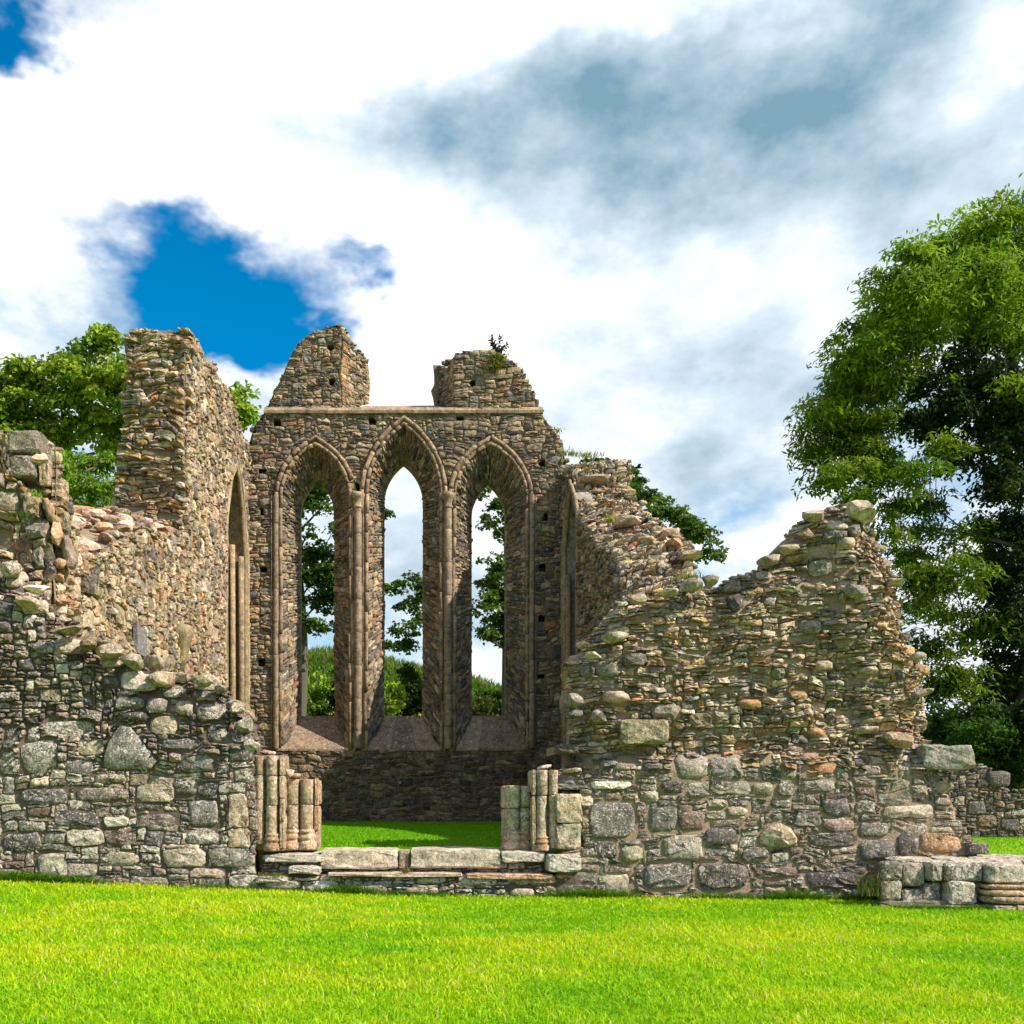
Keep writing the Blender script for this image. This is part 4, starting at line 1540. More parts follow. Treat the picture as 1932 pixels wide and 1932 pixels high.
    tr = np.array([(xr0, y + .1, fz(672, y)), (xr1, yo - .1, fz(690, yo))])
    W.rubble_path(tr, (.5, .1, 0), .2, 3, PAL_GABLE, .25, .5, 1.1, .03)
    W.finish()


gable()


# ------------------------------------------------------------------ chancel side walls
def window_recess(W, P, o, depth, r, tint, name='blind_window', keep=(0, 99)):
    n = len(o)
    A = P(o[:, 0], o[:, 1], np.full(n, .02))
    B = P(o[:, 0], o[:, 1], np.full(n, -depth))
    a = Acc()
    a.polys(np.concatenate([A, B]), [(i, i + 1, n + i + 1, n + i) for i in range(n - 1)] + [tuple(range(n, 2 * n)), (0, n - 1, 2 * n - 1, n)], dress(tint, .1, r))
    part = W.part(a, name, M_DRESSG)
    for dep_, rad, off in ((-.02, .06, 0.0), (.02, .05, .13)):
        q = offset_open(o, off)
        b = Acc()
        V, F = tube(P(q[:, 0], q[:, 1], np.full(n, dep_)), rad, 8)
        b.polys(V, F, dress((.29, .23, .14), .2, r), True)
        W.part(b, 'roll_moulding', M_DRESSG, part)
    for du, dw, zt in ((.12, -.10, o[n // 2, 1] - 2.0), (.16, -depth + .1, o[n // 2, 1] - 1.7)):
        b = Acc()
        c = P(np.array([o[-1, 0] - du] * 2), np.array([o[0, 1], zt]), np.array([dw] * 2))
        V, F = tube([c[0], c[0] * .5 + c[1] * .5, c[1]], .075, 10)
        b.polys(V, F, dress((.27, .215, .13), .25, r), True)
        W.part(b, 'shaft', M_DRESSG, part)


def left_chancel():
    A, B = np.array([-4.65, 13.35]), np.array([-4.25, 26.68])
    Ld = np.linalg.norm(B - A)
    U = (B - A) / Ld
    root = thing('chancel_wall', 'sunlit chancel side wall with a tall broken pier, standing behind the triangular grey stone', 'wall', (-5.2, 20.0, .5), 'side walls running back to the gable')
    W = Wall(root, M_CHAN, M_MORT_L, 15)
    r = np.random.default_rng(23)
    nz = VNoise(121, .5)
    nz2 = VNoise(122, 2.0)
    N = (U[1], -U[0], 0)
    P = plane_map((A[0], A[1], 0), (U[0], U[1], 0), (0, 0, 1), N, lambda u, v: .04 * nz(u, v) + .015 * nz2(u, v))
    uy = lambda yy: (yy - A[1]) / U[1]
    prof_low = [(0.0, 6.0), (uy(13.5), 5.6), (uy(13.75), 5.1), (uy(14.2), 4.6), (uy(15.0), 4.9), (uy(15.98), 5.3), (uy(16.85), 5.7), (uy(18.2), 6.05), (uy(19.4), 6.35), (uy(20.1), 6.5)]
    prof_hi = [(uy(20.12), 10.45), (uy(21.0), 10.75), (uy(21.8), 10.7), (uy(22.6), 10.95), (uy(23.6), 10.85), (uy(24.4), 10.9), (uy(25.2), 10.6), (uy(25.9), 10.55), (uy(26.66), 10.2)]
    out = [(0, 1.6)] + prof_low + prof_hi + [(uy(26.66), 1.2), (uy(19), 1.2)]
    wo = arch_outline(uy(24.0), uy(26.45), 7.3, 9.5, 1.2, 14, 12)

    def size(u, v, q):
        k = q.random()
        return (q.integers(2, 6), q.integers(3, 6)) if k < .4 else (q.integers(2, 5), 2) if k < .75 else (q.integers(1, 4), q.integers(1, 3))

    def style(u, v, a, b, q):
        return dict(p=q.uniform(.02, .09), tv=q.normal(0, .18), tu=q.normal(0, .15), rough=.012, lich=.38, smooth=.1, ang=.9, bulge=0)
    W.patch(P, out, (.085, .058), size, style, PAL_CHAN, openings=[offset_open(wo, .14)], seed=131, gap=.012, lich=.35, spread=1.1)
    ring = offset_open(wo, .145)
    n = len(wo)
    W.bed.polys(np.concatenate([P(wo[:, 0], wo[:, 1], np.full(n, .03)), P(ring[:, 0], ring[:, 1], np.full(n, .03))]), [(i, i + 1, n + i + 1, n + i) for i in range(n - 1)], (.2, .2, .2, .1))
    window_recess(W, P, wo, .42, r, (.17, .14, .095))
    # broken pier end, facing the doorway
    ye = 20.1
    xi = A[0] + U[0] * uy(ye)
    pts = [(351, 1045), (351, 800), (352, 700), (366, 660), (362, 632), (345, 628), (325, 636), (250, 636), (236, 645), (241, 700), (229, 760), (226, 830), (216, 870), (217, 940), (206, 985), (206, 1045)]
    oe = [(fx(a, ye), fz(b, ye)) for a, b in pts]
    nn, nm = VNoise(141, 1.4), VNoise(142, 4)
    PE = plane_map((0, ye, 0), (1, 0, 0), (0, 0, 1), (0, -1, 0), lambda u, v: .10 * nn(u, v) + .05 * nm(u, v) + .18 * np.clip((7.2 - v), 0, 1.5))

    def esize(u, v, q):
        k = q.random()
        return (q.integers(4, 9), 2) if k < .2 else (q.integers(4, 10), 1) if k < .85 else (q.integers(3, 5), 2)

    def estyle(u, v, a, b, q):
        if q.random() < .08:
            return None
        return dict(p=q.uniform(.03, .18), tv=q.normal(.1, .4), tu=q.normal(0, .2), rough=.015, lich=.25, smooth=.1, ang=.9, bulge=-.05)
    W.patch(PE, oe, (.065, .055), esize, estyle, PAL_CORE + [((.36, .25, .13), 3)], seed=151, gap=.014, warp=1.6, spread=1.2)
    # side of the pier away from the chancel and its back
    W.shell(P, [(uy(20.15), 1.2)] + prof_hi + [(uy(26.66), 1.2)], 1.08, -.0)
    W.shell(P, [(0.35, .6), (0.35, 4.9)] + prof_low[2:] + [(uy(20.1), 1.2)], 1.30, -.0)
    top = np.array([P(np.array([u]), np.array([v]), np.array([-.1]))[0] for u, v in prof_hi])
    W.rubble_path(top - np.array([0, 0, .05]), (-1.0, 0, 0), .26, 4, PAL_CHAN, .3, .45, 1.1, .04)
    # sloping broken top of the low part
    lo = np.array([P(np.array([u]), np.array([v]), np.array([-.1]))[0] for u, v in prof_low[2:]])
    for k in range(5):
        W.rubble_path(lo + np.array([-.24 * k - .05, .08 * k, .10 * k - .01]), (-.2, 0, .05), .34, 1, PAL_CHAN + [((.40, .37, .33), 5)], .55, .6, 1.5, .04)
    q = lo - np.array([0, 0, .06])
    q2 = lo + np.array([-1.2, .4, .42])
    m = len(lo)
    W.bed.polys(np.concatenate([q, q2, q2 - np.array([0, 0, 3.0])]), [(i, i + 1, m + i + 1, m + i) for i in range(m - 1)] + [(m + i, m + i + 1, 2 * m + i + 1, 2 * m + i) for i in range(m - 1)], (.2, .2, .2, .1))
    # ragged stones where the pier's end meets the inner face
    W.rubble_path([(xi, ye + .02, 6.3), (xi, ye + .02, 8.4), (xi + .02, ye + .02, 10.4)], (-.12, .1, 0), .2, 2, PAL_CHAN, .3, .6, 1.3, .03)
    # broken front end with squared blocks
    yw = 13.32
    ow = [(fx(a, yw), fz(b, yw)) for a, b in [(-330, 1100), (-330, 760), (-120, 790), (-20, 818), (20, 822), (22, 905), (60, 930), (88, 960), (100, 1010), (112, 1060), (112, 1150), (-100, 1150)]]
    PWm = plane_map((0, yw, 0), (1, 0, 0), (0, 0, 1), (0, -1, 0), lambda u, v: .08 * nn(u + 3, v) + .05 * nm(u, v))
    W.patch(PWm, ow, (.07, .052), size, estyle, PAL_CHAN, seed=161, gap=.014, warp=1.5, spread=1.2)
    W.shell(PWm, ow, .9)
    W.rubble_path([(fx(112, yw), yw + .0, 3.6), (fx(108, yw), yw + .0, 4.6), (fx(92, yw), yw, 5.1), (fx(80, yw), yw, 5.5), (fx(70, yw), yw, 6.0)], (.0, .35, 0), .2, 3, PAL_CHAN, .3, .8, 1.4, .03)
    block(W, fx(20, yw), fx(82, yw), yw - .15, yw + .5, fz(862, yw), fz(816, yw), r, 'corner_block', (.165, .15, .125), .15, .012, .03)
    block(W, fx(22, yw), fx(73, yw), yw - .13, yw + .4, fz(906, yw), fz(865, yw), r, 'corner_block', (.16, .14, .115), .15, .012, .025)
    block(W, fx(77, yw), fx(98, yw), yw - .08, yw + .4, fz(918, yw), fz(868, yw), r, 'corner_block', (.30, .22, .15), .3, .012, .02)
    block(W, fx(48, yw), fx(80, yw), yw - .1, yw + .3, fz(975, yw), fz(938, yw), r, 'corner_block', (.27, .2, .14), .2, .012, .02)
    for (a, b, rx, rz, c) in ((92, 960, .12, .22, (.36, .28, .2)), (75, 1010, .15, .28, (.28, .26, .22)), (108, 1005, .1, .22, (.38, .28, .19)), (10, 850, .15, .2, (.33, .26, .19)), (8, 900, .13, .12, (.36, .27, .2)), (127, 1040, .1, .25, (.22, .2, .18)), (40, 1030, .2, .12, (.3, .2, .14))):
        W.boulder((fx(a, yw), yw + .05, fz(b, yw)), (rx, .2, rz), dress(c, .3, r), boost=2)
    # big flat stones on top of the pier
    for (a, b, rx, rz) in ((268, 648, .45, .13), (335, 640, .32, .14), (320, 668, .35, .1), (352, 652, .2, .2)):
        W.boulder((fx(a, ye), ye + .15, fz(b, ye)), (rx, .35, rz), dress((.24, .2, .15), .35, r), boost=2, blocky=.8)
    # slate tablet and corbel fixed to the wall
    ut = uy(16.85)
    pt = P(np.array([ut]), np.array([fz(1212, 16.85)]), np.array([.06]))[0]
    V, F = rough_block(pt[0] - .04, pt[0] + .05, pt[1] - .30, pt[1] + .30, pt[2] - .22, pt[2] + .25, r, .004, .01)
    a = Acc()
    a.polys(V, F, (.17, .155, .16, .05))
    W.part(a, 'tablet', M_DRESSG)
    yc = 19.7
    pc = P(np.array([uy(yc)]), np.array([fz(1200, yc)]), np.array([.0]))[0]
    a = Acc()
    V, F = lathe(pc[0] + .02, pc[1], [(.05, pc[2] - .7), (.12, pc[2] - .45), (.2, pc[2] - .05), (.24, pc[2] + .02), (.24, pc[2] + .16), (.2, pc[2] + .2)], 12, 1.5)
    a.polys(V, F, (.24, .18, .10, .1), True)
    W.part(a, 'corbel', M_DRESSG)
    W.finish()


left_chancel()


def right_chancel():
    root = thing('chancel_wall', 'shaded chancel side wall with a stepped broken top, seen left of the boulder capped peak', 'wall', (4.8, 20.5, .5), 'side walls running back to the gable')
    W = Wall(root, M_CORE, M_MORT_G, 16)
    r = np.random.default_rng(29)
    nz, nz2 = VNoise(171, .5), VNoise(172, 2.0)
    X = 4.1
    P = plane_map((X, 0, 0), (0, 1, 0), (0, 0, 1), (-1, 0, 0), lambda u, v: .04 * nz(u, v) + .015 * nz2(u, v))
    prof = [(14.2, 3.6), (17.5, 4.3), (18.6, 4.7), (19.2, 5.1), (19.9, 5.8), (20.4, 6.2), (21.6, 6.6), (23.0, 7.3), (23.8, 7.7), (24.6, 8.2), (25.2, 8.7), (25.6, 9.4), (26.66, 9.75)]
    out = [(14.2, 1.2)] + prof + [(26.66, 1.2)]
    wo = arch_outline(24.3, 26.4, 7.2, 9.0, 1.4, 14, 12)

    def size(u, v, q):
        k = q.random()
        return (q.integers(3, 6), q.integers(2, 4)) if k < .3 else (q.integers(2, 6), 1) if k < .7 else (q.integers(2, 4), 2)

    def style(u, v, a, b, q):
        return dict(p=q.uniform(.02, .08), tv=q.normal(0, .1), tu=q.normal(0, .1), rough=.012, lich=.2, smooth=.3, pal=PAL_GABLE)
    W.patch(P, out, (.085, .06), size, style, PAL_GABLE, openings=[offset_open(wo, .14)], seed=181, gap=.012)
    ring = offset_open(wo, .145)
    n = len(wo)
    W.bed.polys(np.concatenate([P(wo[:, 0], wo[:, 1], np.full(n, .03)), P(ring[:, 0], ring[:, 1], np.full(n, .03))]), [(i, i + 1, n + i + 1, n + i) for i in range(n - 1)], (.2, .2, .2, .1))
    window_recess(W, P, wo, .45, r, (.33, .31, .28))
    W.shell(P, out, 1.45, -.0)
    # broken slope running back up to the gable
    T = np.array(prof)
    ss = np.concatenate([[0], np.cumsum(np.hypot(*np.diff(T, axis=0).T))])
    nn, nm = VNoise(191, 1.2), VNoise(192, 3.5)

    def PS(u, v, w_):
        v = np.clip(v, 0, ss[-1])
        yy = np.interp(v, ss, T[:, 0])
        zz = np.interp(v, ss, T[:, 1])
        w2_ = np.asarray(w_) + .12 * nn(u, v) + .06 * nm(u, v)
        # the slope faces the door and the sky
        return np.column_stack([X + u, yy - w2_ * .86 + u * .05, zz + u * .22 + w2_ * .5])

    def esize(u, v, q):
        k = q.random()
        return (q.integers(3, 6), q.integers(2, 4)) if k < .3 else (q.integers(2, 5), 1) if k < .75 else (q.integers(2, 4), 2)

    def estyle(u, v, a, b, q):
        return dict(p=q.uniform(.03, .17), tv=q.normal(0, .35), tu=q.normal(0, .2), rough=.016, lich=.3, smooth=.1, ang=.9, bulge=-.05, pal=PAL_CORE)
    W.patch(PS, [(-.02, 3.0), (1.45, 3.0), (1.5, ss[-1] - 1.2), (1.4, ss[-1]), (-.02, ss[-1])], (.075, .06), esize, estyle, PAL_CORE, seed=201, gap=.014, warp=1.5, spread=1.2)
    top = np.array([(X, yy + .1, zz) for yy, zz in prof[2:]])
    W.rubble_path(top + np.array([.05, 0, .02]), (1.4, .05, .3), .27, 6, PAL_CORE + [((.34, .32, .28), 4)], .45, .5, 1.0, .06)
    W.rubble_path(top + np.array([1.3, 0.05, .22]), (.15, 0, 0), .3, 1, PAL_CORE + [((.34, .32, .28), 4)], .45, .6, 1.2, .05)
    # a long pale slab and others on the steps of the slope
    for (a, b, yy, rx, rz, c) in ((1222, 1028, 20.3, .42, .13, (.36, .30, .18)), (1272, 1030, 20.1, .3, .13, (.36, .24, .15)), (1180, 985, 22.2, .4, .12, (.4, .36, .3)), (1255, 1010, 20.6, .35, .14, (.3, .25, .2)), (1120, 905, 25.2, .4, .12, (.33, .3, .24)), (1300, 1052, 19.6, .35, .13, (.25, .21, .17))):
        W.boulder((fx(a, yy), yy, fz(b, yy)), (rx, .35, rz), dress(c, .4, r), boost=2)
    W.finish()


right_chancel()


# ------------------------------------------------------------------ low pier base on the lawn, far low wall
def pier_base():
    y = 11.85
    root = thing('pier_base', 'low lichen spotted pier base with moulded foot standing on the lawn', 'pier base', (6.4, y + .6, -.06))
    W = Wall(root, M_DRESS, M_MORT_F, 18)
    r = np.random.default_rng(31)
    x7, y7 = (lambda a: 1641.5 + .2149 * a), (lambda b: 1320.8 + .2149 * b)
    k = lambda a: fx(x7(a), y)
    z = lambda b: fz(y7(b), y)
    zt = z(1420)
    core = Acc()
    V, F = rough_block(fx(1690, y + 1.2), k(1900), y + .12, y + 1.2, -.3, zt - .02, r, .01, .02)
    core.polys(V, F, (.2, .2, .2, .3))
    W.part(core, 'mortar_bed', M_MORT_F)
    DK, MD, LT = (.17, .155, .13), (.23, .21, .165), (.31, .28, .22)
    for a0, b0, a1, b1, dy, c, li in [(118, 1425, 300, 1582, .02, DK, .5), (304, 1428, 508, 1640, .05, MD, .6), (514, 1430, 612, 1590, -.06, LT, .5), (616, 1428, 672, 1600, .06, MD, .5), (674, 1432, 1000, 1600, .0, DK, .75),
                                      (674, 1604, 932, 1800, -.03, MD, .95), (110, 1586, 300, 1760, .03, MD, .5), (304, 1644, 482, 1790, .04, DK, .5), (486, 1596, 670, 1800, .09, DK, .3), (936, 1604, 1004, 1800, .08, DK, .3),
                                      (100, 1764, 700, 1860, .02, DK, .3), (620, 1802, 1000, 1870, -.02, MD, .6)]:
        block(W, k(a0), k(a1), y + dy, y + dy + (.14 if a0 < 250 else .45), z(b1), z(b0) + r.normal(0, .008), r, 'block', c, li, .008, .02)
    # flat slabs on top
    xs = [120, 420, 800, 1150, 1500, 1880]
    for q in range(5):
        for (y0, y1, dz) in ((.12, .62, .0), (.63, 1.25, .012)):
            sh_ = (fx(x7(xs[0]), y + y1) - k(xs[0])) if q == 0 else 0
            block(W, k(xs[q]) + .01 + sh_, k(xs[q + 1]) - .01, y + y0, y + y1, zt - .16, zt + dz + r.normal(0, .008), r, 'top_slab', LT, .8, .01, .02)
    # moulded respond: drum, ring mouldings, plinth
    cx, hw = k(1180), (k(1345) - k(1012)) / 2
    block(W, k(1012), k(1340), y - .10, y + .35, z(1612), z(1428), r, 'drum', LT, .7, .006, .03)
    for b0, b1, ex in ((1614, 1652, .02), (1664, 1712, .05), (1716, 1772, .08)):
        a = Acc()
        zc, hr = (z(b0) + z(b1)) / 2, (z(b0) - z(b1)) / 2
        yy = y - .10 - ex
        path = [(cx - hw - ex * .3, y + .3, zc), (cx - hw - ex * .3, yy + .06, zc), (cx - hw + .05 - ex * .3, yy, zc), (cx, yy - .01, zc), (cx + hw - .05 + ex * .3, yy, zc), (cx + hw + ex * .3, yy + .06, zc), (cx + hw + ex * .3, y + .3, zc)]
        V, F = tube(path, hr * 1.05, 10)
        V = V + r.normal(0, .003, V.shape)
        a.polys(V, F, dress((.34, .25, .15), .4, r), True)
        W.part(a, 'ring_moulding', M_DRESS)
    block(W, k(1030), k(1340), y - .08, y + .3, z(1780), z(1610), r, 'drum', MD, .3, .004, .02)
    block(W, k(1000), k(1190), y - .22, y + .3, z(1860), z(1785), r, 'plinth', LT, .8, .006, .015)
    block(W, k(1194), k(1400), y - .22, y + .3, z(1860), z(1785), r, 'plinth', (.36, .3, .24), .8, .006, .015)
    for a0, a1 in ((1400, 1640), (1645, 1900)):
        block(W, k(a0), k(a1), y + .02, y + .5, z(1860), z(1425), r, 'block', MD, .6, .01, .02)
    W.finish()


pier_base()


def far_wall():
    y = 23.5
    root = thing('low_wall', 'low dark rubble wall at the edge of the lawn beneath the ash tree', 'wall', (fx(1900, y), y + .3, .26))
    W = Wall(root, M_FRONT, M_MORT_F, 20)
    out = [(fx(a, y), fz(b, y)) for a, b in [(1760, 1600), (1760, 1440), (1800, 1446), (1830, 1450), (1850, 1444), (1880, 1470), (1885, 1490), (1935, 1492), (2100, 1496), (2250, 1490), (2250, 1600)]]
    nz = VNoise(211, .8)
    P = plane_map((0, y, 0), (1, 0, 0), (0, 0, 1), (0, -1, 0), lambda u, v: .05 * nz(u, v))
    r = np.random.default_rng(37)
    res = [([(fx(a, y), fz(b, y)) for a, b in rect_feature(1862, 1455, 1905, 1486, r)], .09, np.array((.1, .1, .105)), .15, .8), ([(fx(a, y), fz(b, y)) for a, b in rect_feature(1824, 1512, 1858, 1537, r)], .06, np.array((.09, .09, .1)), .2, .6),
           ([(fx(a, y), fz(b, y)) for a, b in rect_feature(1842, 1537, 1880, 1560, r)], .06, np.array((.16, .125, .085)), .2, .4), ([(fx(a, y), fz(b, y)) for a, b in rect_feature(1888, 1545, 1925, 1568, r)], .06, np.array((.09, .09, .1)), .2, .6)]
    W.patch(P, out, (.075, .06), lambda u, v, q: (q.integers(2, 5), q.integers(1, 4)) if q.random() < .6 else (q.integers(2, 5), 1),
            lambda u, v, a, b, q: dict(p=q.uniform(.02, .06), tv=q.normal(0, .08), rough=.01, lich=.2, smooth=.3), [((.1, .095, .09), 3), ((.15, .12, .095), 2), ((.08, .08, .085), 2), ((.2, .15, .12), 1)], seed=221, reserve=res)
    W.shell(P, out, .6)
    top = [(a, y + .05, b) for a, b in out[1:10]]
    W.rubble_path(top, (0, .55, 0), .22, 2, PAL_FRONT, .2, .5, 1.0, .03)
    W.finish()


far_wall()

# ------------------------------------------------------------------ trees, shrubs
def leaf_cloud(cent, size, dirs, nrm, cols, rng, aspect=.42, fold=.25):
    """folded diamond leaves: cent (n,3), size (n,), axis dirs (n,3), normals (n,3)"""
    n = len(cent)
    d = dirs / np.maximum(np.linalg.norm(dirs, axis=1), 1e-6)[:, None]
    s = np.cross(d, nrm)
    s /= np.maximum(np.linalg.norm(s, axis=1), 1e-6)[:, None]
    u = np.cross(s, d)
    L = size[:, None]
    a = cent - d * L * .5
    b = cent + d * L * .5
    m = cent - d * L * .05
    wv = s * L * aspect * .5
    up = u * L * aspect * fold
    V = np.stack([a, m + wv + up, b, m - wv + up], 1).reshape(-1, 3)
    i = np.arange(n) * 4
    F = np.stack([i, i + 1, i + 2, i, i + 2, i + 3], 1).reshape(-1)
    C = np.repeat(np.concatenate([cols, np.zeros((n, 1))], 1), 4, 0)
    return V, F, np.full(2 * n, 3), C


def foliage(blobs, per_m2, rng, leaf, spread, cols, droop=.4, aspect=.42, per=22, flat=.6, shellb=.6):
    """blobs: (centre, radii, density, tone). clusters of leaves through each blob's outer volume"""
    C, S, D, N, K = [], [], [], [], []
    tips = []
    for (c, rad, dens, tone) in blobs:
        c, rad = np.asarray(c, float), np.asarray(rad, float)
        area = 4 * math.pi * (rad[0] * rad[1] + rad[0] * rad[2] + rad[1] * rad[2]) / 3
        nc = max(3, int(area * per_m2 * dens))
        d = rng.normal(0, 1, (nc, 3))
        d /= np.linalg.norm(d, axis=1)[:, None]
        rr_ = rng.uniform(0, 1, nc) ** shellb
        d[:, 2] = np.where(d[:, 2] < -.3, d[:, 2] * rng.choice([-1, 1], nc, p=[.6, .4]), d[:, 2])
        cc = c + d * rad * rr_[:, None] * rng.uniform(.85, 1.12, (nc, 1))
        tips.append((c, cc))
        tn = tone * rng.uniform(.7, 1.3, nc)
        hue = rng.uniform(0, 1, nc)
        k = rng.poisson(per, nc) + 4
        idx = np.repeat(np.arange(nc), k)
        m = len(idx)
        # each clump is a leafy dome: leaves over its upper shell, fewer beneath
        e = rng.normal(0, 1, (m, 3))
        e /= np.linalg.norm(e, axis=1)[:, None]
        e[:, 2] = np.where(rng.uniform(0, 1, m) < .7, np.abs(e[:, 2]), e[:, 2])
        rc = spread * rng.uniform(.6, 1.4, nc)[idx]
        off = e * (rc * rng.uniform(.45, 1.1, m))[:, None] * np.array([1, 1, flat])
        off[:, 2] -= droop * .5 * np.hypot(off[:, 0], off[:, 1])
        C.append(cc[idx] + off)
        S.append(leaf * rng.uniform(.55, 1.4, m))
        D.append(e * np.array([.8, .8, .1]) + np.array([0, 0, -droop]) + rng.normal(0, .55, (m, 3)))
        N.append(e * .7 + np.array([0, 0, .8]) + rng.normal(0, .4, (m, 3)))
        h = np.clip(hue[idx] + rng.normal(0, .15, m), 0, 1)[:, None]
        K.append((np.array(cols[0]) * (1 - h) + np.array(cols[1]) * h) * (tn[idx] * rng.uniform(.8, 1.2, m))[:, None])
    return (np.concatenate(C), np.concatenate(S), np.concatenate(D), np.concatenate(N), np.clip(np.concatenate(K), .003, .6)), tips


def rel_mesh(acc, name, mat, root):
    me = acc.mesh(name, mat)
    co = np.empty(len(me.vertices) * 3, np.float32)
    me.vertices.foreach_get('co', co)
    co = co.reshape(-1, 3) - np.array(root.location)
    me.vertices.foreach_set('co', co.astype(np.float32).ravel())
    o = bpy.data.objects.new(name, me)
    COL.objects.link(o)
    o.parent = root
    return o


def bez_pts(P, n):
    t = np.linspace(0, len(P) - 1, n)
    return np.stack([np.interp(t, np.arange(len(P)), P[:, q]) for q in range(3)], 1)


def bez(a, b, sag, rng, n=6):
    a, b = np.asarray(a, float), np.asarray(b, float)
    m = (a + b) / 2 + np.array([0, 0, sag]) + rng.normal(0, .06, 3) * np.linalg.norm(b - a)
    t = np.linspace(0, 1, n)[:, None]
    return a * (1 - t) ** 2 + 2 * m * t * (1 - t) + b * t ** 2


def tree(name, label, cat, base, pxblobs, y, seed, leaf=.22, per_m2=2.2, spread=.42, cols=((.05, .11, .012), (.11, .19, .02)), trunk_r=.35, trunk_top=None, droop=.4, aspect=.42,
         per=22, twigs=7, group=None, ivy=None, flat=.6, shellb=.6, lean=0.0, mb=.9):
    rng = np.random.default_rng(seed)
    k = y / FPX
    bl = []
    for b in pxblobs:
        px, py, rp = b[0], b[1], b[2]
        dens = b[3] if len(b) > 3 else 1.0
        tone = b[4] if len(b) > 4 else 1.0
        yy = y + rng.uniform(-1.5, 1.5) * (b[5] if len(b) > 5 else 1.0)
        r_ = rp * k
        bl.append((PW(px, py, yy), (r_, r_ * rng.uniform(.85, 1.15), r_ * .82), dens, tone))
    bx, by = base
    bz = float(gz(bx, by))
    root = thing(name, label, cat, (bx, by, bz), group)
    (C, S, D, N, K), tips = foliage(bl, per_m2, rng, leaf, spread, cols, droop, aspect, per, flat, shellb)
    V, F, T, CC = leaf_cloud(C, S, D, N, K, rng, aspect)
    a = Acc()
    a.V.append(V); a.L.append(F); a.T.append(T); a.C.append(CC); a.S.append(np.zeros(len(T), bool)); a.nv = len(V)
    rel_mesh(a, 'crown', M_LEAF, root)
    # trunk and limbs
    tr = Acc()
    top = np.array(trunk_top if trunk_top is not None else (bx + lean, by, max(b[0][2] for b in bl) * .8))
    p0 = np.array([bx, by, bz - .3])
    tp = bez(p0, top, 0, rng, 12)
    tr.polys(*tube(tp, np.linspace(trunk_r, trunk_r * .18, 12) * (1 + .25 * (np.arange(12) == 0)), 10), (.1, .1, .1, 0), True)
    rel_mesh(tr, 'trunk', M_BARK, root)
    br = Acc()
    nodes = [(p, trunk_r * .5) for p in bez_pts(tp, 24) if p[2] > bz + 1.5]
    order = sorted(tips, key=lambda t: np.hypot(t[0][0] - top[0], t[0][1] - top[1]) + .35 * abs(t[0][2] - top[2]))
    for (c, cc) in order:
        c = np.asarray(c)
        cost = [np.linalg.norm(c - q) + 1.2 * max(0, q[2] - c[2] + .5) for q, _ in nodes]
        j = int(np.argmin(cost))
        st, rp_ = nodes[j]
        ln = np.linalg.norm(c - st)
        r0 = min(rp_ * .75, .025 + ln * .022)
        pth = bez(st, c, ln * .10, rng, 7)
        br.polys(*tube(pth, np.linspace(r0, r0 * .5, 7), 6), (.1, .1, .1, 0), True)
        nodes.append((c, r0 * .55))
        nodes.append((pth[4], r0 * .7))
        for q in rng.choice(len(cc), min(twigs, len(cc)), replace=False):
            s_ = pth[rng.integers(3, 7)]
            br.polys(*tube(bez(s_, cc[q], .1, rng, 4), np.linspace(max(r0 * .4, .012), .006, 4), 4), (.1, .1, .1, 0), True)
    rel_mesh(br, 'limbs', M_BARK, root)['kind'] = 'stuff'
    if ivy:
        ib = []
        for (px, py, rp) in ivy:
            yy = y - .5 + rng.uniform(-.4, .4)
            r_ = rp * k
            ib.append((PW(px, py, yy), (r_, r_, r_), 1.0, 1.0))
        (C, S, D, N, K), _ = foliage(ib, 3.6, rng, .15, .3, ((.016, .034, .008), (.035, .06, .012)), .6, .7, 40, .9, .45)
        V, F, T, CC = leaf_cloud(C, S, D, N, K, rng, .7)
        a = Acc()
        a.V.append(V); a.L.append(F); a.T.append(T); a.C.append(CC); a.S.append(np.zeros(len(T), bool)); a.nv = len(V)
        rel_mesh(a, 'ivy', M_LEAF, root)
    return root


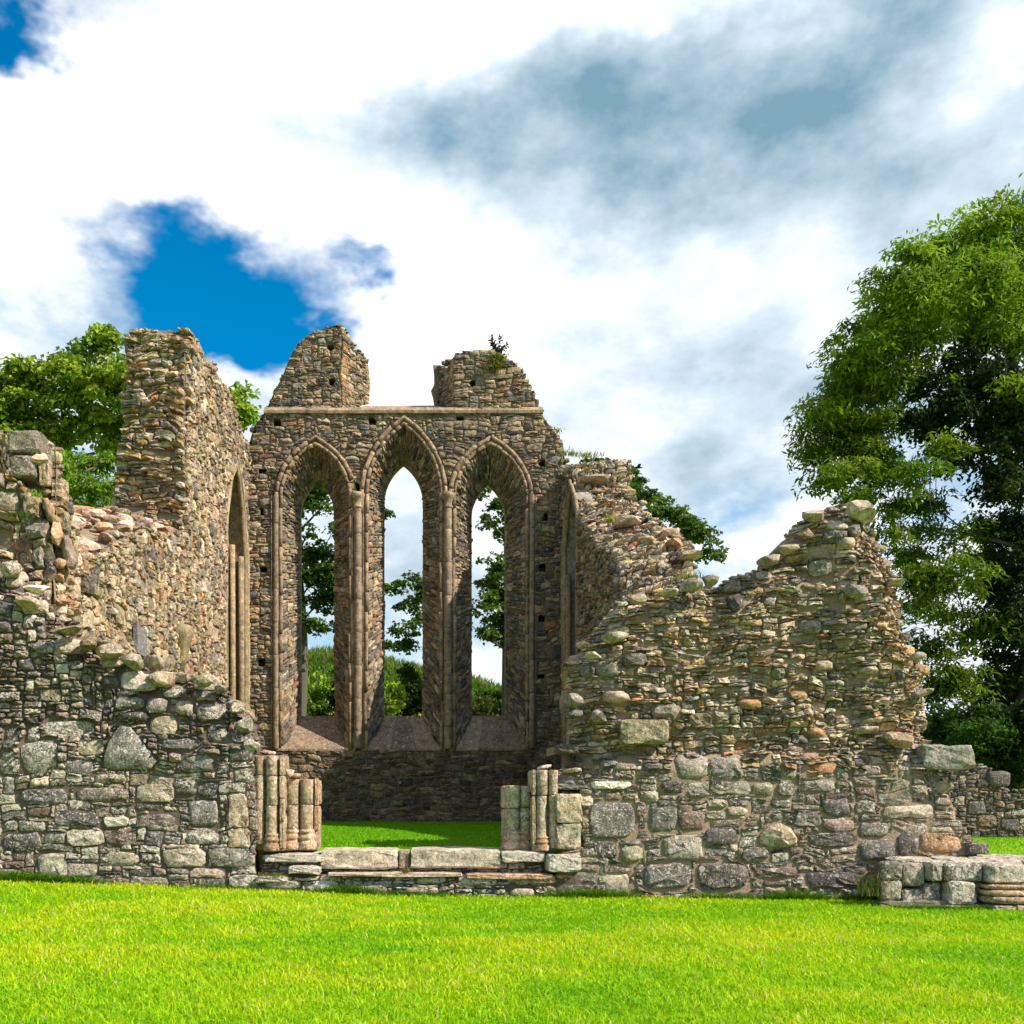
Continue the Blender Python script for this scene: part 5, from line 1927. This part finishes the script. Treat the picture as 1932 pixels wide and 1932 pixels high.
ASH = ((.08, .17, .010), (.22, .31, .018))
SYC = ((.12, .22, .014), (.28, .35, .035))
YASH = 30.0
tree('ash_tree', 'tall spreading ash tree with an ivy clad trunk, at the right edge of the photo', 'tree', (fx(1885, YASH), YASH),
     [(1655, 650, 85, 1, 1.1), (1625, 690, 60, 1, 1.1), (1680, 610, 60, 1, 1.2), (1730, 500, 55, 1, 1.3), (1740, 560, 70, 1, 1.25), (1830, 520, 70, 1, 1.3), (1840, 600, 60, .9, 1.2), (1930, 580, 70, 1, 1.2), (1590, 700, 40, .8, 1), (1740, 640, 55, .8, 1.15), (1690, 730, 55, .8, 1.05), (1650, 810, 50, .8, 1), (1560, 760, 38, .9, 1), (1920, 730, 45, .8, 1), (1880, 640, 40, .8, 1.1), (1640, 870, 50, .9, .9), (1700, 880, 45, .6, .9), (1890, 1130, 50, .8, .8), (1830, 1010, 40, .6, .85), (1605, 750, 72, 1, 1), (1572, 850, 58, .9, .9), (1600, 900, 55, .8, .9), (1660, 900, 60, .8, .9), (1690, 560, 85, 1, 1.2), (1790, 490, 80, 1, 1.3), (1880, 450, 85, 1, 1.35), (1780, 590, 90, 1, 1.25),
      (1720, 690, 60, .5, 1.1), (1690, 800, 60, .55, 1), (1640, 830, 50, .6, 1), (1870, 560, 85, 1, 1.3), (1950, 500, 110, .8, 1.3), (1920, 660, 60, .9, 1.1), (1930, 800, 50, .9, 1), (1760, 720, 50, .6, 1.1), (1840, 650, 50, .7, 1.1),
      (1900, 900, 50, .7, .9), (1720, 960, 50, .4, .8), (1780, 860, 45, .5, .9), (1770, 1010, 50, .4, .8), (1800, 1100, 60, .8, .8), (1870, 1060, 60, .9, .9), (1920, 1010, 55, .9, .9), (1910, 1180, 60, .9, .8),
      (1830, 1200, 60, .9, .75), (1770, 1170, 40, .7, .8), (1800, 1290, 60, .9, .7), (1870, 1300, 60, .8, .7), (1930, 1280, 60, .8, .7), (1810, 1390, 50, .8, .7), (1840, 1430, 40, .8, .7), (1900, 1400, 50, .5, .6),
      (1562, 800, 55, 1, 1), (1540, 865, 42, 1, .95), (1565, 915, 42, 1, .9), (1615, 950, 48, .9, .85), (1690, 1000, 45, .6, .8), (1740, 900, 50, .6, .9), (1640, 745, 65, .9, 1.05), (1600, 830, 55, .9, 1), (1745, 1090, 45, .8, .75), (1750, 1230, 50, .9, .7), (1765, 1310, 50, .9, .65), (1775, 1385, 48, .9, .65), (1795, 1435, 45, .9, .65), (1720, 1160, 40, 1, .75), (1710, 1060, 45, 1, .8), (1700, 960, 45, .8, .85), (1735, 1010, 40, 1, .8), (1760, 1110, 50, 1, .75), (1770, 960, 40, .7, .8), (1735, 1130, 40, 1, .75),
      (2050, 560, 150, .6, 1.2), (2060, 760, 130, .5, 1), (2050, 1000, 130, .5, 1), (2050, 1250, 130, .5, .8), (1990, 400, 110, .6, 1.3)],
     YASH, 301, leaf=.20, per_m2=2.3, spread=.50, cols=ASH, trunk_r=.4, trunk_top=PW(1880, 560, YASH), droop=.45, aspect=.34, per=62, twigs=7,
     ivy=[(1745, 745, 36), (1728, 800, 28), (1768, 830, 40), (1782, 765, 45), (1800, 870, 40), (1815, 690, 42), (1855, 650, 38), (1850, 740, 60), (1900, 760, 60), (1800, 780, 35), (1870, 830, 62), (1920, 880, 62), (1880, 930, 58), (1890, 1010, 55), (1915, 1090, 60), (1880, 1120, 50), (1900, 1200, 60), (1890, 1290, 62),
          (1910, 1370, 65), (1880, 1430, 60), (1930, 1450, 60), (1860, 1380, 45), (1960, 800, 70), (1970, 1000, 70), (1975, 1200, 70), (1980, 1400, 70)])

tree('sycamore_tree', 'broad bright green sycamore rising behind the tall broken pier of the chancel wall', 'tree', (fx(110, 42), 42.0),
     [(205, 668, 42, 1, 1.1), (160, 700, 50), (110, 712, 48), (60, 722, 50), (10, 745, 55), (200, 740, 55), (130, 770, 60), (50, 790, 60), (-30, 800, 70), (190, 810, 50), (110, 835, 45), (30, 845, 50), (-90, 760, 90), (250, 720, 50), (300, 770, 80),
      (380, 770, 60), (445, 775, 42, 1, 1.2), (462, 800, 30, 1, 1.2), (-40, 870, 60), (230, 850, 50)],
     42.0, 302, leaf=.25, per_m2=1.0, spread=.62, cols=SYC, trunk_r=.5, droop=.2, aspect=.75, per=75, flat=.6, trunk_top=PW(120, 740, 42))

tree('young_ash_tree', 'feathery young green tree under the sycamore, between the squared blocks and the tall pier', 'tree', (fx(160, 31), 31.0),
     [(105, 890, 32), (150, 880, 36), (195, 880, 32), (120, 925, 38), (175, 925, 40), (215, 925, 32), (110, 965, 36), (160, 970, 36), (205, 965, 34), (90, 930, 30), (60, 960, 40), (150, 1010, 40), (200, 1010, 40)],
     31.0, 303, leaf=.2, per_m2=4.2, spread=.42, cols=((.10, .20, .01), (.20, .31, .02)), trunk_r=.14, droop=.6, aspect=.3, per=55, trunk_top=PW(160, 890, 31))

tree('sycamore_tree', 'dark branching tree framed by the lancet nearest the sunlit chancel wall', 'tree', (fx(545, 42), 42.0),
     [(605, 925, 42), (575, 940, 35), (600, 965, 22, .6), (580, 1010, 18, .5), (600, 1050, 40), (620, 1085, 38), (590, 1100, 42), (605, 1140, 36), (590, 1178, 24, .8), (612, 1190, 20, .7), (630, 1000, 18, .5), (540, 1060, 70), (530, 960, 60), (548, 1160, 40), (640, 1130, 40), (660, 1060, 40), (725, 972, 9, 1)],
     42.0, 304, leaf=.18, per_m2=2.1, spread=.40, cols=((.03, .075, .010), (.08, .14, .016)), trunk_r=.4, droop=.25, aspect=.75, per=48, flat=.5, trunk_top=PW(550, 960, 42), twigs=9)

tree('sycamore_tree', 'wide tree behind the gable, its drooping end showing above the shaded chancel wall', 'tree', (fx(962, 44), 44.0),
     [(905, 935, 26, .6), (935, 950, 24, .7), (915, 985, 24, .7), (940, 1010, 22, .6), (940, 1080, 36), (915, 1100, 26), (945, 1130, 40), (915, 1150, 30), (940, 1180, 40), (915, 1205, 24), (960, 1220, 30), (790, 1105, 26, .8), (762, 1112, 22, .7), (738, 1118, 16, .7), (786, 1145, 24, .7), (757, 1145, 18, .5), (790, 1175, 18, .5),
      (770, 1180, 16, .8), (752, 1195, 15, .8), (780, 1205, 20, .8), (765, 1222, 22), (735, 1220, 14, .6), (820, 1130, 40), (860, 1160, 40), (1000, 1000, 70), (1060, 960, 70), (1100, 910, 45), (1140, 890, 34), (1170, 893, 26), (1195, 915, 26), (1215, 935, 25), (1180, 930, 30), (1240, 950, 22),
      (1270, 968, 22), (1290, 985, 30), (1310, 1000, 28), (1330, 1018, 24), (1345, 1040, 20), (1355, 1052, 16), (1325, 1055, 18, .9), (1290, 1015, 25), (1240, 980, 25), (1000, 1150, 60)],
     44.0, 305, leaf=.18, per_m2=2.3, spread=.38, cols=((.04, .095, .010), (.11, .17, .018)), trunk_r=.42, droop=.3, aspect=.75, per=42, flat=.55, trunk_top=PW(955, 960, 44), twigs=9)


def shrub(label, px, pyb, y, rx, h, seed, cols, leaf=.16, name='shrub'):
    rng = np.random.default_rng(seed)
    x = fx(px, y)
    z = float(gz(x, y))
    root = thing(name, label, 'shrub', (x, y, z), 'shrubs on the bank behind the gable')
    bl = []
    for i in range(9):
        t = rng.uniform(.1, 1)
        bl.append(((x + rng.normal(0, rx * .5) * (1.1 - .6 * t), y + rng.normal(0, rx * .4), z + h * t * .85), (rx * .5,) * 3, 1, .8 + .4 * t))
    (C, S, D, N, K), _ = foliage(bl, 3.2, rng, leaf, .26, cols, .3, .5, 34, .8)
    V, F, T, CC = leaf_cloud(C, S, D, N, K, rng, .5)
    a = Acc()
    a.V.append(V); a.L.append(F); a.T.append(T); a.C.append(CC); a.S.append(np.zeros(len(T), bool)); a.nv = len(V)
    rel_mesh(a, 'foliage', M_LEAF, root)
    st = Acc()
    for i in range(6):
        e = np.array(bl[i][0])
        st.polys(*tube(bez((x + rng.normal(0, .1), y, z - .1), e, .1, rng, 5), np.linspace(.03, .008, 5), 5), (.1, .1, .1, 0), True)
    rel_mesh(st, 'stems', M_BARK, root)


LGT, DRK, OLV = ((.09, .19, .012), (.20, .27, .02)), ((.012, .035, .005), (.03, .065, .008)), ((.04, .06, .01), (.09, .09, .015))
shrub('yellow green shrub in the lancet nearest the sunlit wall', 583, 0, 45, .9, 3.3, 401, LGT)
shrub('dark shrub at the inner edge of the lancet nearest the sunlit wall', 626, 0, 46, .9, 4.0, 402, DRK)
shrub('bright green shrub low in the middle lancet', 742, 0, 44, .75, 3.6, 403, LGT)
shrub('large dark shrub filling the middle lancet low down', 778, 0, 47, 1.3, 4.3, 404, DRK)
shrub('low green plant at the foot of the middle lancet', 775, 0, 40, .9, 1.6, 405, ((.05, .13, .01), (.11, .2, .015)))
shrub('olive brown shrub low in the lancet nearest the shaded wall', 910, 0, 46, 1.0, 2.4, 406, OLV)
shrub('dark shrub beside the tree trunk in the lancet nearest the shaded wall', 948, 0, 47, 1.0, 2.6, 407, DRK)
for i, (px, yy, rx, h, lb, cl) in enumerate([(1835, 26.5, 1.3, 3.4, 'dark shrub just behind the low wall near the projecting block', ((.02, .06, .008), (.06, .13, .012))),
                                            (1925, 26.5, 1.5, 3.8, 'dark shrub behind the low wall under the ivy trunk', ((.01, .03, .005), (.025, .05, .008)))]):
    shrub(lb, px, 0, yy, rx, h, 420 + i, cl)
shrub('dark leafy shrub at the ragged end of the boulder capped wall', 1785, 0, 28.0, 1.3, 3.6, 430, ((.015, .045, .006), (.05, .1, .01)))


# maize along the crest of the hill
def blades(cent, h, wd, lean, cols, rng, segs=2):
    """grass blades: cent (n,3)"""
    n = len(cent)
    an = rng.uniform(0, 2 * math.pi, n)
    la = rng.uniform(0, 2 * math.pi, n)
    side = np.stack([np.cos(an), np.sin(an), np.zeros(n)], 1)
    ln = np.stack([np.cos(la), np.sin(la), np.zeros(n)], 1) * (lean * h)[:, None]
    up = np.array([0, 0, 1.0]) * h[:, None]
    w_ = wd[:, None] * side * .5
    V = np.stack([cent - w_, cent + w_, cent + up * .55 + ln * .3 - w_ * .8, cent + up * .55 + ln * .3 + w_ * .8, cent + up * (1 - .25 * np.minimum(lean, 1.5)[:, None]) + ln], 1).reshape(-1, 3)
    i = np.arange(n)[:, None] * 5
    F = np.concatenate([i + np.array([[0, 1, 3, 2]]), i + np.array([[2, 3, 4]])], 1).ravel()
    T = np.tile([4, 3], n)
    C = np.repeat(np.concatenate([cols, np.zeros((n, 1))], 1), 5, 0)
    return V, F, T, C


def blade_object(name, V, F, T, C, label=None, cat=None, kind='stuff'):
    me = make_mesh(name, V, F, T, M_BLADE, C)
    o = add(name, me)
    o['kind'] = kind
    if label:
        o['label'] = label
        o['category'] = cat
    return o


rg = np.random.default_rng(55)
n = 9000
cx = rg.uniform(-16, 14, n)
cy = rg.uniform(60, 74, n)
V, F, T, C = blades(np.stack([cx, cy, gz(cx, cy) - .05], 1), rg.uniform(.4, .95, n), rg.uniform(.07, .14, n), rg.uniform(.1, .7, n), np.stack([rg.uniform(.07, .16, n), rg.uniform(.13, .2, n), np.full(n, .02)], 1), rg)
blade_object('maize_crop', V, F, T, C, 'green crop growing along the crest of the hill', 'crop')

# rough vegetation over the bank
n = 26000
cx = rg.uniform(-13, 12, n)
cy = rg.uniform(34, 62, n)
t = rg.uniform(0, 1, n)[:, None]
V, F, T, C = blades(np.stack([cx, cy, gz(cx, cy) - .05], 1), rg.uniform(.2, .6, n), rg.uniform(.05, .16, n), rg.uniform(.3, 1.2, n), np.array([.03, .085, .008]) * (1 - t) + np.array([.11, .16, .015]) * t, rg)
blade_object('undergrowth', V, F, T, C, 'rough green undergrowth on the bank behind the gable', 'undergrowth')


# ------------------------------------------------------------------ lawn
def lawn():
    rng = np.random.default_rng(77)
    pn, pn2, pn3 = VNoise(501, .55), VNoise(502, 1.6), VNoise(503, 5)
    # in front of the ruin, denser towards the camera
    n = 290000
    y = 3.9 + (12.75 - 3.9) * rng.uniform(0, 1, n) ** 1.15
    x0_, x1_ = -VX * y / FPX - 1.7, (WPX - VX) * y / FPX + 1.7
    x = x0_ + (x1_ - x0_) * rng.uniform(0, 1, n)
    z = gz(x, y)
    pat = .5 + .5 * np.clip(.15 + .9 * pn(x, y * 1.6) + .6 * pn2(x, y * 1.5) + .35 * pn3(x, y), -1, 1)
    t = np.clip(pat + rng.normal(0, .22, n), 0, 1)[:, None]
    g0, g1, g2 = np.array([.15, .39, .004]), np.array([.33, .54, .005]), np.array([.54, .60, .012])
    c = np.where(t < .6, g0 + (g1 - g0) * t / .6, g1 + (g2 - g1) * (t - .6) / .4)
    straw = rng.uniform(0, 1, n) < .010 + .02 * (pat > .7)
    c[straw] = np.array([.60, .54, .20]) * rng.uniform(.7, 1.2, (straw.sum(), 1))
    c *= rng.uniform(.8, 1.2, (n, 1))
    h = rng.uniform(.018, .05, n) * (1 + .6 * pat) * np.where(straw, 1.3, 1)
    V, F, T, C = blades(np.stack([x, y, z - .006], 1), h, rng.uniform(.004, .010, n) * (.6 + y / 9), rng.uniform(.2, 1.1, n), c, rng)
    blade_object('lawn_grass', V, F, T, C, 'bright sunlit yellow green lawn in front of the ruin', 'grass')
    # inside the chancel and beyond the wall's end
    n = 42000
    x = rng.uniform(-2.6, 2.6, n)
    y = rng.uniform(13.9, 26.5, n)
    n2 = 16000
    x = np.concatenate([x, rng.uniform(6.6, 15, n2)])
    y = np.concatenate([y, rng.uniform(14.0, 23.4, n2)])
    n += n2
    t = rng.uniform(0, 1, n)[:, None]
    c = np.array([.11, .33, .005]) * (1 - t) + np.array([.20, .44, .008]) * t
    V, F, T, C = blades(np.stack([x, y, gz(x, y) - .006], 1), rng.uniform(.03, .06, n), rng.uniform(.012, .022, n), rng.uniform(.2, .9, n), c, rng)
    blade_object('chancel_grass', V, F, T, C, 'short green grass inside the roofless chancel', 'grass')
    # longer grass the mower misses along the foot of the walls
    n = 16000
    x = rng.uniform(fx(-60, D1), fx(1660, D1), n)
    clump = .5 + .5 * VNoise(504, 1.8)(x, x * 0)
    keep = rng.uniform(0, 1, n) < clump ** 2 + .12
    x = x[keep]
    clump = clump[keep]
    n = len(x)
    y = D1 - .06 - rng.uniform(0, .12, n)
    t = rng.uniform(0, 1, n)[:, None]
    c = np.array([.045, .14, .005]) * (1 - t) + np.array([.14, .26, .01]) * t
    V, F, T, C = blades(np.stack([x, y, gz(x, y) - .01], 1), rng.uniform(.05, .15, n) * (.4 + clump * 1.3), rng.uniform(.006, .012, n), rng.uniform(.3, 1.2, n), c, rng)
    n2 = 1500
    x = rng.uniform(fx(1670, 11.8), fx(1960, 11.8), n2)
    y = 11.74 - rng.uniform(0, .1, n2)
    t = rng.uniform(0, 1, n2)[:, None]
    c = np.array([.045, .14, .005]) * (1 - t) + np.array([.14, .26, .01]) * t
    B = blades(np.stack([x, y, gz(x, y) - .01], 1), rng.uniform(.04, .10, n2), rng.uniform(.006, .012, n2), rng.uniform(.3, 1.2, n2), c, rng)
    V, F, T, C = np.concatenate([V, B[0]]), np.concatenate([F, B[1] + len(V)]), np.concatenate([T, B[2]]), np.concatenate([C, B[3]])
    blade_object('verge_grass', V, F, T, C, 'longer grass along the foot of the front walls', 'grass')


lawn()


# ------------------------------------------------------------------ small plants, moss, bird
def tuft(name, label, p, n, h, spread, cols, seed, cat='plant', lean=(.3, 1.0), wd=(.006, .014)):
    rng = np.random.default_rng(seed)
    p = np.asarray(p, float)
    root = thing(name, label, cat, tuple(p))
    c = p + rng.normal(0, 1, (n, 3)) * np.array([spread, spread * .5, .004])
    t = rng.uniform(0, 1, (n, 1))
    V, F, T, C = blades(c, rng.uniform(*h, n), rng.uniform(*wd, n), rng.uniform(*lean, n), np.array(cols[0]) * (1 - t) + np.array(cols[1]) * t, rng)
    a = Acc()
    a.V.append(V); a.L.append(F); a.T.append(T); a.C.append(C); a.S.append(np.zeros(len(T), bool)); a.nv = len(V)
    o = rel_mesh(a, 'leaves', M_BLADE, root)
    return root


MOSS = ((.09, .12, .01), (.24, .22, .02))
tuft('moss_cushion', 'yellow green moss on the step below the outer door shaft', PW(515, 1653, D1 - .06), 260, (.02, .06), .09, MOSS, 601, 'moss')
tuft('moss_cushion', 'small moss tuft on the step beside the long pale slab', PW(568, 1646, D1 - .0), 180, (.02, .06), .06, MOSS, 602, 'moss')
tuft('grass_tuft', 'small brown grass tuft between the two long door slabs', PW(766, 1646, D1 - .08), 60, (.03, .08), .03, ((.2, .16, .04), (.3, .2, .06)), 603, 'grass tuft')
tuft('grass_tuft', 'tall dry weeds at the corner of the low pier base', PW(1655, 1690, 11.95), 160, (.12, .42), .10, ((.06, .15, .01), (.3, .22, .08)), 604, 'grass tuft')
tuft('weed', 'broad leaved weed in the grass below the small white lichen stones', PW(100, 1664, D1 - .12), 70, (.06, .14), .16, ((.05, .16, .01), (.12, .24, .015)), 605, 'weed', (.5, 1.4), (.02, .045))
tuft('fern', 'small fern hanging in the crevice under the squared blocks', PW(40, 975, 13.15), 110, (.05, .13), .09, ((.03, .09, .008), (.08, .15, .01)), 606, 'fern')
tuft('fern', 'yellow fern high on the slope of the shaded chancel wall', PW(1150, 985, 21.9), 60, (.08, .2), .06, ((.2, .26, .02), (.36, .36, .05)), 607, 'fern', wd=(.015, .03))


for i, (a, b, yy, lb) in enumerate([(1075, 858, 26.2, 'thin turf on the shaded chancel wall where it joins the gable'), (1105, 862, 26.0, 'small turf tuft on the shaded chancel wall top'), (1040, 815, D2 + .3, 'green tuft on the shoulder of the gable'),
                                  (212, 975, 19.7, 'bright green tuft at the foot of the tall broken pier'), (1300, 1092, D1 + .5, 'small green tuft in the saddle of the boulder capped wall')]):
    tuft('turf_tuft', lb, PW(a, b, yy), 120, (.05, .16), .18 if yy > 15 else .08, ((.12, .16, .02), (.28, .3, .04)), 620 + i, 'turf', wd=(.012, .03) if yy > 15 else (.006, .014))


def gable_plant():
    rng = np.random.default_rng(611)
    y = D2 + .1
    p = np.array(PW(936, 672, y))
    root = thing('sapling', 'dark leaved sapling with yellow foliage on the right broken peak of the gable', 'sapling', tuple(p))
    st = Acc()
    C, S, D, N, K = [], [], [], [], []
    tips = [(925, 637), (945, 636), (955, 652), (935, 655), (948, 660), (930, 646)]
    for a, b in tips:
        e = np.array(PW(a, b, y + rng.uniform(-.1, .1)))
        pth = bez(p - np.array([0, 0, .05]), e, .05, rng, 6)
        st.polys(*tube(pth, np.linspace(.016, .006, 6), 5), (.1, .1, .1, 0), True)
        for q in pth[2:]:
            for _ in range(5):
                d = rng.normal(0, 1, 3) + np.array([0, 0, .4])
                d /= np.linalg.norm(d)
                C.append(q + d * .07); S.append(rng.uniform(.10, .17)); D.append(d); N.append(rng.normal(0, 1, 3) + np.array([0, -.3, 1]))
                K.append(np.array([.035, .03, .025]) * rng.uniform(.6, 1.6))
    for _ in range(420):
        q = np.array(PW(rng.normal(938, 8), rng.uniform(668, 692), y - .22 - rng.uniform(0, .12)))
        C.append(q); S.append(rng.uniform(.06, .12)); D.append(rng.normal(0, 1, 3) + np.array([0, -.3, -.4])); N.append(rng.normal(0, .5, 3) + np.array([0, -.6, .7]))
        K.append(np.array([.24, .22, .03]) * rng.uniform(.5, 1.3) if rng.random() < .6 else np.array([.12, .17, .02]))
    V, F, T, CC = leaf_cloud(np.array(C), np.array(S), np.array(D), np.array(N), np.array(K), rng, .45)
    a = Acc()
    a.V.append(V); a.L.append(F); a.T.append(T); a.C.append(CC); a.S.append(np.zeros(len(T), bool)); a.nv = len(V)
    rel_mesh(a, 'foliage', M_LEAF, root)
    rel_mesh(st, 'stems', M_BARK, root)


gable_plant()


def bird():
    y = 40.0
    p = np.array(PW(1204, 882, y))
    root = thing('bird', 'dark bird flying over the tree beyond the shaded chancel wall', 'bird', tuple(p))
    a = Acc()
    prof = [(-.16, .004), (-.12, .022), (-.05, .04), (.03, .045), (.09, .032), (.12, .03), (.15, .02), (.18, .004)]
    V, F = tube([p + np.array([q[0], 0, -.05 * q[0]]) for q in prof], [q[1] for q in prof], 8)
    a.polys(V, F, (.012, .012, .014, 0), True)
    tail = np.array([(-.14, -.015, .0), (-.14, .015, .0), (-.24, .04, -.01), (-.24, -.04, -.01), (-.14, 0, .012), (-.24, 0, .002)]) + p
    a.polys(tail, [(0, 1, 2, 3), (0, 4, 1), (4, 0, 3, 5), (1, 4, 5, 2), (3, 2, 5)], (.012, .012, .014, 0))
    rel_mesh(a, 'body', M_BIRD, root)
    for s in (-1, 1):
        b = Acc()
        q = np.array([(.07, s * .02, .02), (.09, s * .14, .10), (.04, s * .30, .05), (-.02, s * .31, .045), (-.04, s * .14, .085), (-.06, s * .02, .015)])
        top = q + p
        bot = top - np.array([0, 0, .012])
        b.polys(np.concatenate([top, bot]), [(0, 1, 4, 5), (1, 2, 3, 4), (11, 10, 7, 6), (10, 9, 8, 7)] + [(i, i + 6, (i + 1) % 6 + 6, (i + 1) % 6) for i in range(6)], (.012, .012, .014, 0))
        rel_mesh(b, 'wing', M_BIRD, root)


M_BIRD = leaf_material('feather', 0.0, .6)
bird()
